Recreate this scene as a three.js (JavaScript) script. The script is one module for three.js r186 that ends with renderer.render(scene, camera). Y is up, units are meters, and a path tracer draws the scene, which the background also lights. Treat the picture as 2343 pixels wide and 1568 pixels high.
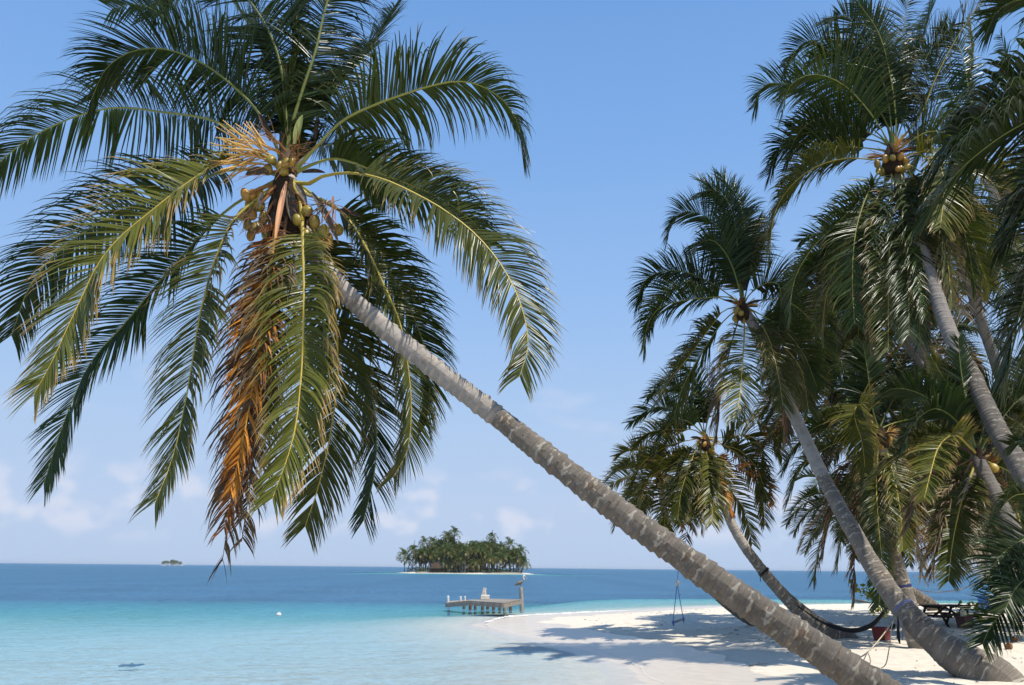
import * as THREE from 'three';
import { mergeGeometries } from 'three/addons/utils/BufferGeometryUtils.js';
import { ImprovedNoise } from 'three/addons/math/ImprovedNoise.js';

// ---------------------------------------------------------------- camera, sky, sun, exposure
const scene = new THREE.Scene();
const W = 2342, H = 1568;                                  // picture units in which places are given below
const camera = new THREE.PerspectiveCamera(47.4, W / H, 0.1, 60000);
camera.position.set(0, 2.7, 0);
camera.rotation.order = 'YXZ';
camera.rotation.set(THREE.MathUtils.degToRad(16.1), 0, THREE.MathUtils.degToRad(0.55));
camera.updateMatrixWorld(true); camera.updateProjectionMatrix();

const renderer = new THREE.WebGLRenderer({ antialias: true });
renderer.toneMapping = THREE.LinearToneMapping;
renderer.toneMappingExposure = 1.1;
renderer.shadowMap.enabled = true;

const SUN = new THREE.Vector3(0.36, 0.88, 0.30).normalize();
const sun = new THREE.DirectionalLight(new THREE.Color().setRGB(1, 0.95, 0.86), 4.8);
sun.name = 'sun';
sun.position.copy(SUN).multiplyScalar(90); sun.target.position.set(2, 0, -20);
sun.position.add(sun.target.position);
sun.castShadow = true; sun.shadow.mapSize.set(4096, 4096);
Object.assign(sun.shadow.camera, { left: -60, right: 60, top: 60, bottom: -60, near: 1, far: 250 });
scene.add(sun, sun.target);

const perlin = new ImprovedNoise();
const noise = (x, y, z = 0) => perlin.noise(x + 37.3, y + 91.7, z + 13.1);
function fbm(x, y, z = 0, o = 4) { let s = 0, a = 1, n = 0; for (let i = 0; i < o; i++) { s += a * noise(x, y, z + i * 7.7); n += a; a *= 0.5; x *= 2.03; y *= 2.03; z *= 2.03; } return s / n; }
const clamp = (x, a = 0, b = 1) => Math.min(b, Math.max(a, x));
const smooth = (a, b, x) => { const t = clamp((x - a) / (b - a)); return t * t * (3 - 2 * t); };
const lerp = (a, b, t) => a + (b - a) * t;

{ // clear tropical sky: air that pales to the horizon and a low belt of soft cumulus
  const w = 2048, h = 1024, d = new Float32Array(w * h * 4);
  const stops = [[-90, .30, .40, .56], [-1, .40, .52, .73], [0, .44, .56, .755], [4, .455, .575, .775], [10, .395, .55, .795], [18, .295, .48, .80], [30, .20, .388, .745], [42, .148, .318, .67], [65, .10, .245, .565], [90, .08, .21, .50]];
  for (let y = 0; y < h; y++) {
    const el = (y + .5) / h * 180 - 90;
    let k = 0; while (k < stops.length - 2 && el > stops[k + 1][0]) k++;
    const f = clamp((el - stops[k][0]) / (stops[k + 1][0] - stops[k][0])), c = [1, 2, 3].map((i) => lerp(stops[k][i], stops[k + 1][i], f));
    for (let x = 0; x < w; x++) {
      const az = (x + .5) / w * 2 * Math.PI, o = (y * w + x) * 4;
      let cl = 0;
      if (el > 0 && el < 20) {
        const px = Math.cos(az) * 21, pz = Math.sin(az) * 21;
        const base = fbm(px, el * .6, pz, 6);
        const belt = smooth(1.0, 2.8, el) * (1 - smooth(4.6, 7.5, el));
        const mass = fbm(px * .32, 5, pz * .32, 3);
        cl = belt * smooth(-.05, .35, base * 1.3 + mass * .9 + .06) * .72;
        const high = smooth(8, 10, el) * (1 - smooth(12, 17, el));
        cl = Math.max(cl, high * smooth(.12, .5, fbm(px * .6, el * .6, pz * .6 + 9, 4)) * .22);
      }
      d[o] = lerp(c[0], .66, cl); d[o + 1] = lerp(c[1], .695, cl); d[o + 2] = lerp(c[2], .82, cl); d[o + 3] = 1;
    }
  }
  const t = new THREE.DataTexture(d, w, h, THREE.RGBAFormat, THREE.FloatType);
  t.mapping = THREE.EquirectangularReflectionMapping; t.magFilter = THREE.LinearFilter; t.needsUpdate = true;
  scene.background = t; scene.environment = t;
}

// ---------------------------------------------------------------- helpers
const V3 = (x, y, z) => new THREE.Vector3(x, y, z);
const UP = V3(0, 1, 0);
function rng(seed) { let s = seed >>> 0; return () => { s = (s + 0x6d2b79f5) | 0; let t = Math.imul(s ^ (s >>> 15), 1 | s); t = (t + Math.imul(t ^ (t >>> 7), 61 | t)) ^ t; return ((t ^ (t >>> 14)) >>> 0) / 4294967296; }; }
const ray = (x, y) => V3(x / W * 2 - 1, 1 - y / H * 2, 0.5).unproject(camera).sub(camera.position).normalize();
const at = (x, y, depth) => { const r = ray(x, y); return camera.position.clone().addScaledVector(r, depth / -r.z); };   // a point that many metres in front
const onPlane = (x, y, h = 0) => { const r = ray(x, y); return camera.position.clone().addScaledVector(r, (h - camera.position.y) / r.y); };

const taken = new Map();
function numbered(n) { const k = taken.get(n) ?? 0; taken.set(n, k + 1); return k ? n + '_' + String(k).padStart(3, '0') : n; }
function shade(o) { o.castShadow = true; o.receiveShadow = true; return o; }
function thing(name, label, category, p = V3(0, 0, 0), group) {
  const g = new THREE.Group(); g.name = numbered(name); g.position.copy(p); g.userData = { label, category };
  if (group) g.userData.group = group;
  scene.add(g); return g;
}
function single(name, label, category, geo, mat, group) {
  const m = shade(new THREE.Mesh(geo, mat)); m.name = numbered(name); m.userData = { label, category };
  if (group) m.userData.group = group;
  scene.add(m); return m;
}
function structure(name, geo, mat, kind = 'structure', label) { const m = shade(new THREE.Mesh(geo, mat)); m.name = numbered(name); m.userData = { kind }; if (label) m.userData.label = label; scene.add(m); return m; }
function part(name, geo, mat, parent, label) { const m = shade(new THREE.Mesh(geo, mat)); m.name = name; if (label) m.userData.label = label; parent.add(m); return m; }
const move = (geo, p) => geo.translate(-p.x, -p.y, -p.z);   // world geometry into a thing's own space

function dataTexture(n, fill, srgb = false, m = n) {
  const d = new Uint8Array(n * m * 4);
  for (let y = 0; y < m; y++) for (let x = 0; x < n; x++) { const c = fill(x / n, y / m); const o = (y * n + x) * 4; for (let i = 0; i < 3; i++) d[o + i] = clamp(c[i] ?? c[0]) * 255; d[o + 3] = 255; }
  const t = new THREE.DataTexture(d, n, m); t.wrapS = t.wrapT = THREE.RepeatWrapping; t.magFilter = THREE.LinearFilter; t.minFilter = THREE.LinearMipmapLinearFilter; t.generateMipmaps = true;
  if (srgb) t.colorSpace = THREE.SRGBColorSpace;
  t.needsUpdate = true; return t;
}
// noise that tiles on the unit square
const tile = (u, v, f, z = 0) => { const a = noise(u * f, v * f, z), b = noise((u - 1) * f, v * f, z), c = noise(u * f, (v - 1) * f, z), d = noise((u - 1) * f, (v - 1) * f, z); return lerp(lerp(a, b, u), lerp(c, d, u), v) * 1.25; };
const tile2 = (u, v, fu, fv, z) => { const n = (a, b) => noise(a * fu, b * fv, z); return lerp(lerp(n(u, v), n(u - 1, v), u), lerp(n(u, v - 1), n(u - 1, v - 1), u), v) * 1.25; };
const tiled = (u, v, f, z = 0, o = 4) => { let s = 0, a = 1, n = 0; for (let i = 0; i < o; i++) { s += a * tile(u, v, f, z + i * 3.3); n += a; a *= .55; f *= 2; } return s / n; };

class MB {  // collects triangles with colours
  constructor() { this.p = []; this.c = []; this.uv = []; this.i = []; }
  v(x, y, z, r, g, b, u = 0, w = 0) { this.p.push(x, y, z); this.c.push(r, g, b); this.uv.push(u, w); return this.p.length / 3 - 1; }
  t(a, b, c) { this.i.push(a, b, c); }
  geo() { const g = new THREE.BufferGeometry(); g.setAttribute('position', new THREE.Float32BufferAttribute(this.p, 3)); g.setAttribute('color', new THREE.Float32BufferAttribute(this.c, 3)); g.setAttribute('uv', new THREE.Float32BufferAttribute(this.uv, 2)); g.setIndex(this.i); g.computeVertexNormals(); return g; }
}
function tube(pts, radii, sides = 6, seg = 0, squash = 1) {
  const c = new THREE.CatmullRomCurve3(pts, false, 'centripetal'), n = seg || Math.max(4, pts.length * 6), fr = c.computeFrenetFrames(n, false), mb = new MB();
  const r = (t) => { if (typeof radii === 'number') return radii; const k = t * (radii.length - 1), i = Math.min(radii.length - 2, Math.floor(k)); return lerp(radii[i], radii[i + 1], k - i); };
  for (let i = 0; i <= n; i++) {
    const P = c.getPointAt(i / n), rr = r(i / n);
    for (let k = 0; k <= sides; k++) { const a = k / sides * Math.PI * 2, ca = Math.cos(a) * rr, sa = Math.sin(a) * rr * squash, N = fr.normals[i], B = fr.binormals[i]; mb.v(P.x + N.x * ca + B.x * sa, P.y + N.y * ca + B.y * sa, P.z + N.z * ca + B.z * sa, 1, 1, 1, k / sides * 6.283 * rr, i / n * c.getLength()); }
  }
  for (let i = 0; i < n; i++) for (let k = 0; k < sides; k++) { const a = i * (sides + 1) + k, b = a + sides + 1; mb.t(a, a + 1, b); mb.t(a + 1, b + 1, b); }
  for (const i of [0, n]) { const P = c.getPointAt(i / n), m = mb.v(P.x, P.y, P.z, 1, 1, 1); for (let k = 0; k < sides; k++) { const a = i * (sides + 1) + k; i ? mb.t(a, a + 1, m) : mb.t(a + 1, a, m); } }
  return mb.geo();
}
// a box with chamfered long edges between two points
function beam(a, b, w, h, upv = UP) {
  const d = b.clone().sub(a), L = d.length(), s = new THREE.Shape(), c = Math.min(w, h) * .12, x = w / 2, y = h / 2;
  s.moveTo(-x + c, -y); s.lineTo(x - c, -y); s.lineTo(x, -y + c); s.lineTo(x, y - c); s.lineTo(x - c, y); s.lineTo(-x + c, y); s.lineTo(-x, y - c); s.lineTo(-x, -y + c); s.closePath();
  const g = new THREE.ExtrudeGeometry(s, { depth: L, bevelEnabled: false });
  const z = d.normalize(), xx = new THREE.Vector3().crossVectors(upv, z); if (xx.lengthSq() < 1e-6) xx.set(1, 0, 0); xx.normalize();
  const yy = new THREE.Vector3().crossVectors(z, xx);
  g.applyMatrix4(new THREE.Matrix4().makeBasis(xx, yy, z)); g.translate(a.x, a.y, a.z); return g;
}
const std = (o) => new THREE.MeshStandardMaterial({ side: THREE.DoubleSide, ...o });
const phys = (o) => new THREE.MeshPhysicalMaterial({ side: THREE.DoubleSide, ...o });
const rgb = (r, g, b) => new THREE.Color().setRGB(r, g, b);

// ---------------------------------------------------------------- shore, sand and sea floor
const shorePix = [[1560, 1640], [1507, 1566], [1484, 1547], [1430, 1512], [1377, 1491], [1335, 1482], [1254, 1466], [1185, 1452], [1135, 1441], [1112, 1431], [1128, 1421], [1167, 1414], [1220, 1410], [1300, 1406], [1391, 1401], [1480, 1396], [1558, 1391.5], [1635, 1388], [1833, 1383.5], [2040, 1383], [2236, 1383], [2420, 1384]];
const shore = shorePix.map(([x, y]) => { const p = onPlane(x, y, 0); return [p.x, p.z]; });
{ const l = shore[shore.length - 1]; shore.push([l[0] + 25, l[1] + 2], [l[0] + 60, l[1] + 22], [l[0] + 80, 40], [30, 70], [-25, 40], [-22, 8], [-7, -1.5], [-1.5, -6], [2.6, -11]); }
function signedShore(x, z) {   // metres inland (+) or offshore (-)
  let best = 1e9, inside = false;
  for (let i = 0, j = shore.length - 1; i < shore.length; j = i++) {
    const [ax, az] = shore[j], [bx, bz] = shore[i], dx = bx - ax, dz = bz - az, t = clamp(((x - ax) * dx + (z - az) * dz) / (dx * dx + dz * dz));
    const ex = x - ax - dx * t, ez = z - az - dz * t; best = Math.min(best, ex * ex + ez * ez);
    if ((az > z) !== (bz > z) && x < (bx - ax) * (z - az) / (bz - az) + ax) inside = !inside;
  }
  return (inside ? 1 : -1) * Math.sqrt(best);
}
const ISLE = at(1062, 1312, 372); ISLE.y = 0;
const ISLET = at(393, 1290, 2300); ISLET.y = 0;
function isleSd(x, z) { const a = (x - ISLE.x) / 31.5, b = (z - ISLE.z) / 24, r = Math.hypot(a, b); return (1 - r) * 26 + noise(x * .05, z * .05) * 3; }
function sandHeight(x, z) {
  const sd = signedShore(x, z) + fbm(x * .25, z * .25, 2, 2) * .7;
  let h;
  if (sd > 0) {
    h = .048 * sd; h = h < .2 ? h : .2 + (1 - Math.exp(-(h - .2) / .3)) * .34;
    const dry = smooth(2.5, 6, sd);
    h += dry * (fbm(x * .35, z * .35, 4, 3) * .09 + Math.abs(noise(x * 1.9, z * 1.9, 1)) * -.06 + noise(x * 3.7, z * 3.7, 3) * .03 + .025);
    h += (1 - dry) * noise(x * .8, z * .8, 5) * .008;
  } else {
    const o = -sd;
    h = -Math.min(.03 * o, .17 + .004 * o) - .03 * smooth(4, 12, o) * fbm(x * .15, z * .15, 8, 3);
    const q = -z + fbm(x * .06, z * .06, 3, 3) * 7;   // the flat falls off slowly towards open water
    h -= (.0165 * Math.log(1 + Math.exp((q - 36) / 4)) * 4 + 2.5 * smooth(85, 200, q)) * Math.pow(smooth(2, lerp(13, 60, smooth(-4, 14, x)), o), 1.2);
    h -= 14 * smooth(115, 290, Math.hypot(x, z));
  }
  const r = Math.hypot(x, z);
  if (r > 120) {
    const s = isleSd(x, z);
    let hi = s > 0 ? Math.min(.9, s * .16) + noise(x * .2, z * .2, 6) * .12 : Math.max(-20, -.02 - .012 * -s - .25 * smooth(18, 60, -s) * -s * .1);
    h = Math.max(h, hi);
    const q = (ISLET.x - x) ** 2 / 36 ** 2 + (ISLET.z - z) ** 2 / 30 ** 2; if (q < 4) h = Math.max(h, 1.6 * (1 - q));
    const reef = smooth(.02, .2, noise(x * .0022, z * .011, 11)) * smooth(230, 330, r) * (1 - smooth(900, 1500, r));
    h = Math.max(h, lerp(-20, -.45, reef));
  }
  return h;
}
function polar(radii, angles, fn) {   // a sheet round the place where the camera stands
  const mb = new MB(), n = angles.length;
  for (const r of radii) for (const a of angles) fn(mb, Math.sin(a) * r, -Math.cos(a) * r, r);
  for (let i = 0; i < radii.length - 1; i++) for (let k = 0; k < n; k++) { const k2 = (k + 1) % n, a = i * n + k, b = i * n + k2, c = a + n, d = b + n; mb.t(a, b, c); mb.t(b, d, c); }
  return mb.geo();
}
const rad = THREE.MathUtils.degToRad;
const fan = (step) => { const a = []; for (let d = -44; d <= 44; d += step) a.push(rad(d)); for (let d = 44 + 5; d < 316; d += 5) a.push(rad(d)); return a; };
const ringsTo = (r0, r1, f) => { const o = [r0]; while (o[o.length - 1] < r1) o.push(o[o.length - 1] * f); return o; };

const sandBump = dataTexture(512, (u, v) => [.5 + .28 * tiled(u, v, 8, 1, 4) + .22 * tiled(u, v, 60, 5, 2)]);
const sandTint = dataTexture(512, (u, v) => { const g = .93 + .10 * tiled(u, v, 5, 9, 5) + .10 * tiled(u, v, 90, 2, 1); return [g, g * .995, g * .985]; }, true);
const wetness = (x, z, h) => 1 - smooth(.13, .165, h + fbm(x * .45, z * .45, 21, 3) * .09);
const sandMat = std({ vertexColors: true, map: sandTint, bumpMap: sandBump, bumpScale: .035, roughness: .93 });
{
  const geo = polar([...ringsTo(1.2, 8, 1.06).slice(0, -1), ...ringsTo(8, 70, 1.0115).slice(0, -1), ...ringsTo(70, 26000, 1.04)], fan(.16), (mb, x, z, r) => {
    const h = sandHeight(x, z), damp = wetness(x, z, h);
    const litter = h > .15 && r < 80 ? smooth(.32, .5, fbm(x * 1.3, z * 1.3, 31, 3)) * .35 : 0;
    let c = [.80, .715, .585];
    c = [lerp(c[0], .64, damp), lerp(c[1], .575, damp), lerp(c[2], .485, damp)];
    c = c.map((v, i) => lerp(v, [.45, .36, .25][i], litter));
    const isl = isleSd(x, z); if (r > 200 && isl > 3.2) c = [.10, .11, .045];
    mb.v(x, h, z, c[0], c[1], c[2], x / 1.7, z / 1.7);
  });
  structure('sand', geo, sandMat);
}
{ // sand that the last swell left soaked
  const mb = new MB(), as = []; for (let d = -12; d <= 44; d += .16) as.push(rad(d)); const rs = ringsTo(9, 75, 1.012), n = as.length, keep = [];
  for (const r of rs) for (const a of as) { const x = Math.sin(a) * r, z = -Math.cos(a) * r, h = sandHeight(x, z), k = wetness(x, z, h); keep.push(k > .02 && h > -.12); mb.v(x, h + lerp(-.012, .008, k * smooth(-.07, -.01, h)), z, 1, 1, 1, x / 1.7, z / 1.7); }
  for (let i = 0; i < rs.length - 1; i++) for (let j = 0; j < n - 1; j++) { const a = i * n + j, b = a + 1, c = a + n, d = b + n; if (keep[a] && keep[b] && keep[c] && keep[d]) { mb.t(a, b, c); mb.t(b, d, c); } }
  structure('wet_sand', mb.geo(), phys({ color: rgb(.70, .60, .48), map: sandTint, roughness: .5, clearcoat: .35, clearcoatRoughness: .22 }));
}
{ // the sea: clear over the sand, its blue from the depth of water below
  const ripple = dataTexture(1024, (u, v) => [.5 + .5 * (.9 * tile2(u, v, 9, 22, 3) + .55 * tile2(u, v, 23, 52, 5) + .35 * tile2(u, v, 60, 120, 7) + .2 * tile2(u, v, 150, 260, 9))]);
  const mat = phys({ vertexColors: true, color: rgb(.22, .58, .97), transparent: true, opacity: 1, roughness: .28, ior: 1.33, specularIntensity: 1, bumpMap: ripple, bumpScale: 1.1, thickness: 1, attenuationColor: rgb(.19, .54, .43), attenuationDistance: 10 });
  const thick = [], geo = polar(ringsTo(4, 26000, 1.03), fan(.25), (mb, x, z, r) => {
    const w = r < 90 ? (1 - smooth(35, 90, r)) : 0;
    const y = w * (.005 * noise(x * .9 + 3, z * 1.7) + .008 * noise(x * .23, z * .5, 4));
    mb.v(x, y, z, 1, 1, 1, x / 22, z / 22); thick.push(r > 400 ? 5 : Math.max(0, -sandHeight(x, z)));
  });
  const c4 = new Float32Array(thick.length * 4); thick.forEach((t, i) => c4.set([1, 1, 1, .05 + .31 * (1 - Math.exp(-t / .13))], i * 4));   // how much the water scatters for the depth of it at that point
  geo.setAttribute('color', new THREE.BufferAttribute(c4, 4));
  structure('sea', geo, mat);
}

// ---------------------------------------------------------------- materials of the palms
const leafMat = phys({ vertexColors: true, roughness: 1, transmission: .3, thickness: 0, specularIntensity: .25, clearcoat: .55, clearcoatRoughness: .27 });
const deadMat = std({ vertexColors: true, roughness: .9 });
const ribMat = std({ vertexColors: true, roughness: .55 });
const barkColour = dataTexture(1024, (u, v) => {
  const fibre = tile2(u, v, 5, 95, 4) + .6 * tile2(u, v, 40, 90, 6), coarse = tiled(u, v, 5, 8, 4);
  let g = .46 + .13 * coarse + .07 * fibre, c = [g * 1.04, g * .96, g * .86];
  const rust = smooth(.12, .45, tiled(u, v, 8, 71, 4)); c = c.map((x, i) => lerp(x, [.40, .30, .21][i], rust * .6));
  const vv = v + .02 * tiled(u, v, 5, 77, 3), arc = smooth(.17, .36, .5 * tile2(u, vv, 4, 13, 40) + .45 * tile2(u, vv, 11, 37, 43) + .45 * tiled(u, v, 22, 12, 4)); c = c.map((x, i) => lerp(x, [.76, .73, .66][i], arc * .7));
  const spot = smooth(.36, .46, tiled(u, v, 15, 60, 4)); c = c.map((x, i) => lerp(x, [.62, .67, .60][i], spot * .8));
  return c;
}, true);
const barkBump = dataTexture(512, (u, v) => [.5 + .3 * tiled(u, v, 12, 3, 4) + .25 * tile2(u, v, 6, 70, 6)]);
const smoothBark = dataTexture(512, (u, v) => { const g = .62 + .07 * tiled(u, v, 7, 8, 4) + .06 * tiled((u * .25) % 1, v, 30, 5, 3) + .04 * tiled(u, v, 60, 4, 2), r = smooth(.2, .5, tiled(u, v, 6, 71, 4)) * .4; return [lerp(g * 1.03, .5, r), lerp(g * .97, .41, r), lerp(g * .90, .33, r)]; }, true);
const barkMat = std({ map: barkColour, bumpMap: barkBump, bumpScale: .02, roughness: .92, vertexColors: true });
const paleBark = std({ map: smoothBark, bumpMap: barkBump, bumpScale: .012, roughness: .9, vertexColors: true });
const fibreMat = std({ color: rgb(.16, .10, .055), map: barkColour, bumpMap: barkBump, bumpScale: .03, roughness: 1 });
const nutMat = phys({ vertexColors: true, roughness: .45, clearcoat: .25, clearcoatRoughness: .3 });
const spatheMat = std({ color: rgb(.20, .125, .08), roughness: .75, map: barkColour });
const flowerMat = std({ color: rgb(.62, .38, .11), roughness: .8 });
const stalkMat = std({ color: rgb(.30, .13, .04), roughness: .8 });

// trunk with the steps that fallen fronds leave
function trunkGeo(pts, radii, o = {}) {
  const c = new THREE.CatmullRomCurve3(pts, false, 'centripetal'), L = c.getLength(), ds = o.ds ?? .02, n = Math.ceil(L / ds), sides = o.sides ?? 20, R = rng(o.seed ?? 1), mb = new MB();
  const rings = []; for (let s = 0; s < L;) { rings.push(s); s += (o.ring ?? .085) * (.7 + .6 * R()); }
  let k = 0, N = V3(0, 0, 1), prev = null; const amp = o.amp ?? .012, tilt = rings.map(() => (R() - .5) * .05), jut = rings.map(() => .35 + R());
  const T = V3(0, 0, 0), B = V3(0, 0, 0);
  for (let i = 0; i <= n; i++) {
    const t = i / n, P = c.getPointAt(t); T.copy(c.getTangentAt(t)); N.addScaledVector(T, -N.dot(T)).normalize(); B.crossVectors(T, N);
    const s = t * L, q = t * (radii.length - 1), a = Math.min(radii.length - 2, Math.floor(q)), r0 = lerp(radii[a], radii[a + 1], q - a);
    for (let j = 0; j <= sides; j++) {
      const th = j / sides * Math.PI * 2, ss = s + Math.sin(th + tilt[Math.min(k, tilt.length - 1)] * 90) * .018;
      while (k < rings.length - 1 && rings[k + 1] < s) k++;
      let kk = k; if (ss < rings[k] && k) kk = k - 1; else if (k < rings.length - 1 && ss > rings[k + 1]) kk = k + 1;
      const f = clamp((ss - rings[kk]) / ((rings[kk + 1] ?? L) - rings[kk] + 1e-4));
      const r = r0 + amp * jut[kk] * (f < .18 ? f / .18 : 1 - (f - .18) / .82 * .9) + r0 * .09 * noise(Math.cos(th) * 1.3 + 5, Math.sin(th) * 1.3, s * 1.4 + (o.seed ?? 0));
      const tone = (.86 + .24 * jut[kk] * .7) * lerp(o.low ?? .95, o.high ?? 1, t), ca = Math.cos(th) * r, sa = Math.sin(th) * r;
      mb.v(P.x + N.x * ca + B.x * sa, P.y + N.y * ca + B.y * sa, P.z + N.z * ca + B.z * sa, tone, tone, tone, j / sides, s / 1.5);
    }
  }
  for (let i = 0; i < n; i++) for (let j = 0; j < sides; j++) { const a = i * (sides + 1) + j, b = a + sides + 1; mb.t(a, a + 1, b); mb.t(a + 1, b + 1, b); }
  const geo = mb.geo(), cut = Math.round(n * (o.lichenTo ?? .55)) * sides * 6; geo.addGroup(0, cut, 0); geo.addGroup(cut, n * sides * 6 - cut, 1); return geo;
}

// colours of fronds: [leaf, leaf tip, rib]
const HUE = [
  { leaf: [.022, .043, .005], tip: [.10, .10, .03], rib: [.15, .18, .04], tipFrom: .93 },
  { leaf: [.035, .060, .006], tip: [.20, .17, .06], rib: [.26, .28, .06], tipFrom: .9 },
  { leaf: [.062, .074, .009], tip: [.30, .22, .09], rib: [.40, .33, .06], tipFrom: .8 },
  { leaf: [.44, .165, .013], tip: [.22, .10, .04], rib: [.48, .26, .05], tipFrom: .7 },
  { leaf: [.10, .060, .028], tip: [.20, .145, .085], rib: [.20, .11, .05], tipFrom: .6 },
  { leaf: [.30, .24, .17], tip: [.36, .30, .22], rib: [.30, .23, .15], tipFrom: .6 },
  { leaf: [.112, .118, .013], tip: [.36, .24, .08], rib: [.46, .36, .06], tipFrom: .72 },
  { leaf: [.26, .08, .012], tip: [.12, .06, .03], rib: [.40, .20, .04], tipFrom: .5 },
  { leaf: [.19, .19, .045], tip: [.34, .26, .10], rib: [.4, .34, .1], tipFrom: .8 },
  { leaf: [.105, .145, .035], tip: [.2, .2, .06], rib: [.2, .22, .06], tipFrom: .85 },
];
// One frond along a 3-D line of points. Leaflets leave the rib on both sides, folded along their middle, and bend under their own weight.
function frondGeo(pts, o) {
  const R = rng(o.seed), curve = new THREE.CatmullRomCurve3(pts, false, 'centripetal'), len = curve.getLength(), hue = HUE[o.hue ?? 1];
  const n = o.n ?? 88, segs = o.segs ?? 5, width = o.width ?? .042, Lmax = o.leaf ?? len * .2, droop = o.droop ?? 1, bare = o.bare ?? .2;
  const wind = o.wind ?? V3(0, 0, 0), g = V3(0, -1, 0).add(wind);
  let out = o.out; if (!out) { out = curve.getPointAt(.65).sub(pts[0]); out.y = 0; if (out.length() < .05) out.set(0, 0, 1); } out = out.clone().normalize();
  const S0 = new THREE.Vector3().crossVectors(out, UP).normalize();
  const mb = new MB(), T = V3(), S = V3(), N = V3(), d = V3(), w = V3(), b = V3(), p = V3();
  const prof = [.55, 1, .98, .86, .62, .34, 0], wp = (s) => { const k = s * 6, i = Math.min(5, Math.floor(k)); return lerp(prof[i], prof[i + 1], k - i); };
  const dead = (o.hue >= 3 && o.hue <= 5) || o.hue === 7, gs = R() * 50, gap = (u, side, R) => noise(u * 22 + gs, side * 7.3 + gs) > (dead ? .22 : .48) || R() < (dead ? .12 : .02);
  const rollAmt = o.roll ?? .45 * out.x, split = R() * 9;
  for (let side = -1; side <= 1; side += 2) for (let i = 0; i < n; i++) {
    let u = (i + R() * .35) / n, t = bare + (1 - bare) * u; if (t > .998) t = .998;
    const P = curve.getPointAt(t); T.copy(curve.getTangentAt(t));
    S.copy(S0).addScaledVector(T, -S0.dot(T)).normalize(); N.crossVectors(S, T).normalize();
    if (rollAmt) { const rr = rollAmt * smooth(0, .35, t), ca = Math.cos(rr), sa = Math.sin(rr), sx = S.clone(); S.multiplyScalar(ca).addScaledVector(N, sa); N.multiplyScalar(ca).addScaledVector(sx, -sa); }
    const clump = noise(u * 16 + split, side * 3.1) , al = rad(lerp(76, 34, Math.pow(u, .9))) + (R() - .5) * .16 + clump * .24, be = rad(lerp(26, 8, u)) + (R() - .5) * .22 + clump * .5;
    if (gap(u, side, R)) continue;
    let L = Lmax * (.55 + .45 * smooth(0, .22, u)) * (1 - .60 * Math.pow(u, 2.6)) * (.92 + .16 * R());
    if (R() < (o.torn ?? .03) + (dead ? .2 : 0)) L *= .3 + .5 * R();
    d.copy(T).multiplyScalar(Math.cos(al)).addScaledVector(S, side * Math.sin(al) * Math.cos(be)).addScaledVector(N, Math.sin(al) * Math.sin(be)).normalize();
    const tw = (R() - .5) * (dead ? 2.6 : .8) + side * .25; w.crossVectors(N, d).normalize(); b.crossVectors(d, w);
    w.multiplyScalar(Math.cos(tw)).addScaledVector(b, Math.sin(tw));
    const kink = R() < (o.kink ?? .08) + (dead ? .3 : 0) ? .3 + R() * .5 : 2, gd = droop * (.65 + .7 * R()) * (1 + clump * .9), tone = .78 + .44 * R(), dry = R() < .22 ? R() * .25 : 0, W0 = width * (.85 + .3 * R()) * (1 - .35 * u);
    p.copy(P); let prevRow = -1; const sl = L / segs;
    for (let k = 0; k <= segs; k++) {
      const s = k / segs, hw = wp(s) * W0 * .5; b.crossVectors(d, w).normalize();
      const f = s > hue.tipFrom - dry ? smooth(hue.tipFrom - dry, hue.tipFrom - dry + .12, s) : 0, c0 = lerp(hue.leaf[0], hue.tip[0], f) * tone, c1 = lerp(hue.leaf[1], hue.tip[1], f) * tone, c2 = lerp(hue.leaf[2], hue.tip[2], f) * tone;
      let row;
      if (k === segs) { row = mb.v(p.x, p.y, p.z, c0, c1, c2); mb.t(prevRow, prevRow + 1, row); mb.t(prevRow + 1, prevRow + 2, row); break; }
      const dip = hw * .38, m = 1.0;
      row = mb.v(p.x + w.x * hw - b.x * dip, p.y + w.y * hw - b.y * dip, p.z + w.z * hw - b.z * dip, c0, c1, c2);
      mb.v(p.x, p.y, p.z, c0 * 1.1, c1 * 1.1, c2 * m);
      mb.v(p.x - w.x * hw - b.x * dip, p.y - w.y * hw - b.y * dip, p.z - w.z * hw - b.z * dip, c0, c1, c2);
      if (prevRow >= 0) { mb.t(prevRow, prevRow + 1, row); mb.t(prevRow + 1, row + 1, row); mb.t(prevRow + 1, prevRow + 2, row + 1); mb.t(prevRow + 2, row + 2, row + 1); }
      prevRow = row;
      p.addScaledVector(d, sl);
      const bend = gd * sl * (.35 + 1.3 * s) * (s + 1 / segs > kink ? 3.5 : 1);
      d.addScaledVector(g, bend).normalize(); w.addScaledVector(d, -w.dot(d)).normalize();
    }
  }
  const leaf = mb.geo(), nr = o.ribSeg ?? 26, rb = new MB(), r0 = o.rib ?? .034;
  for (let i = 0; i <= nr; i++) {
    const t = i / nr, P = curve.getPointAt(t); T.copy(curve.getTangentAt(t)); S.copy(S0).addScaledVector(T, -S0.dot(T)).normalize(); N.crossVectors(S, T);
    const r = r0 * (t < .12 ? lerp(1.9, 1, t / .12) : 1) * (1 - .86 * t), e = t * .35, q = .9 + .2 * noise(t * 20, o.seed);
    for (let k = 0; k <= 6; k++) { const a = k / 6 * Math.PI * 2, ca = Math.cos(a) * r, sa = Math.sin(a) * r * .7; rb.v(P.x + S.x * ca + N.x * sa, P.y + S.y * ca + N.y * sa, P.z + S.z * ca + N.z * sa, hue.rib[0] * q * (1 + e), hue.rib[1] * q * (1 + e * .6), hue.rib[2] * q); }
  }
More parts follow.
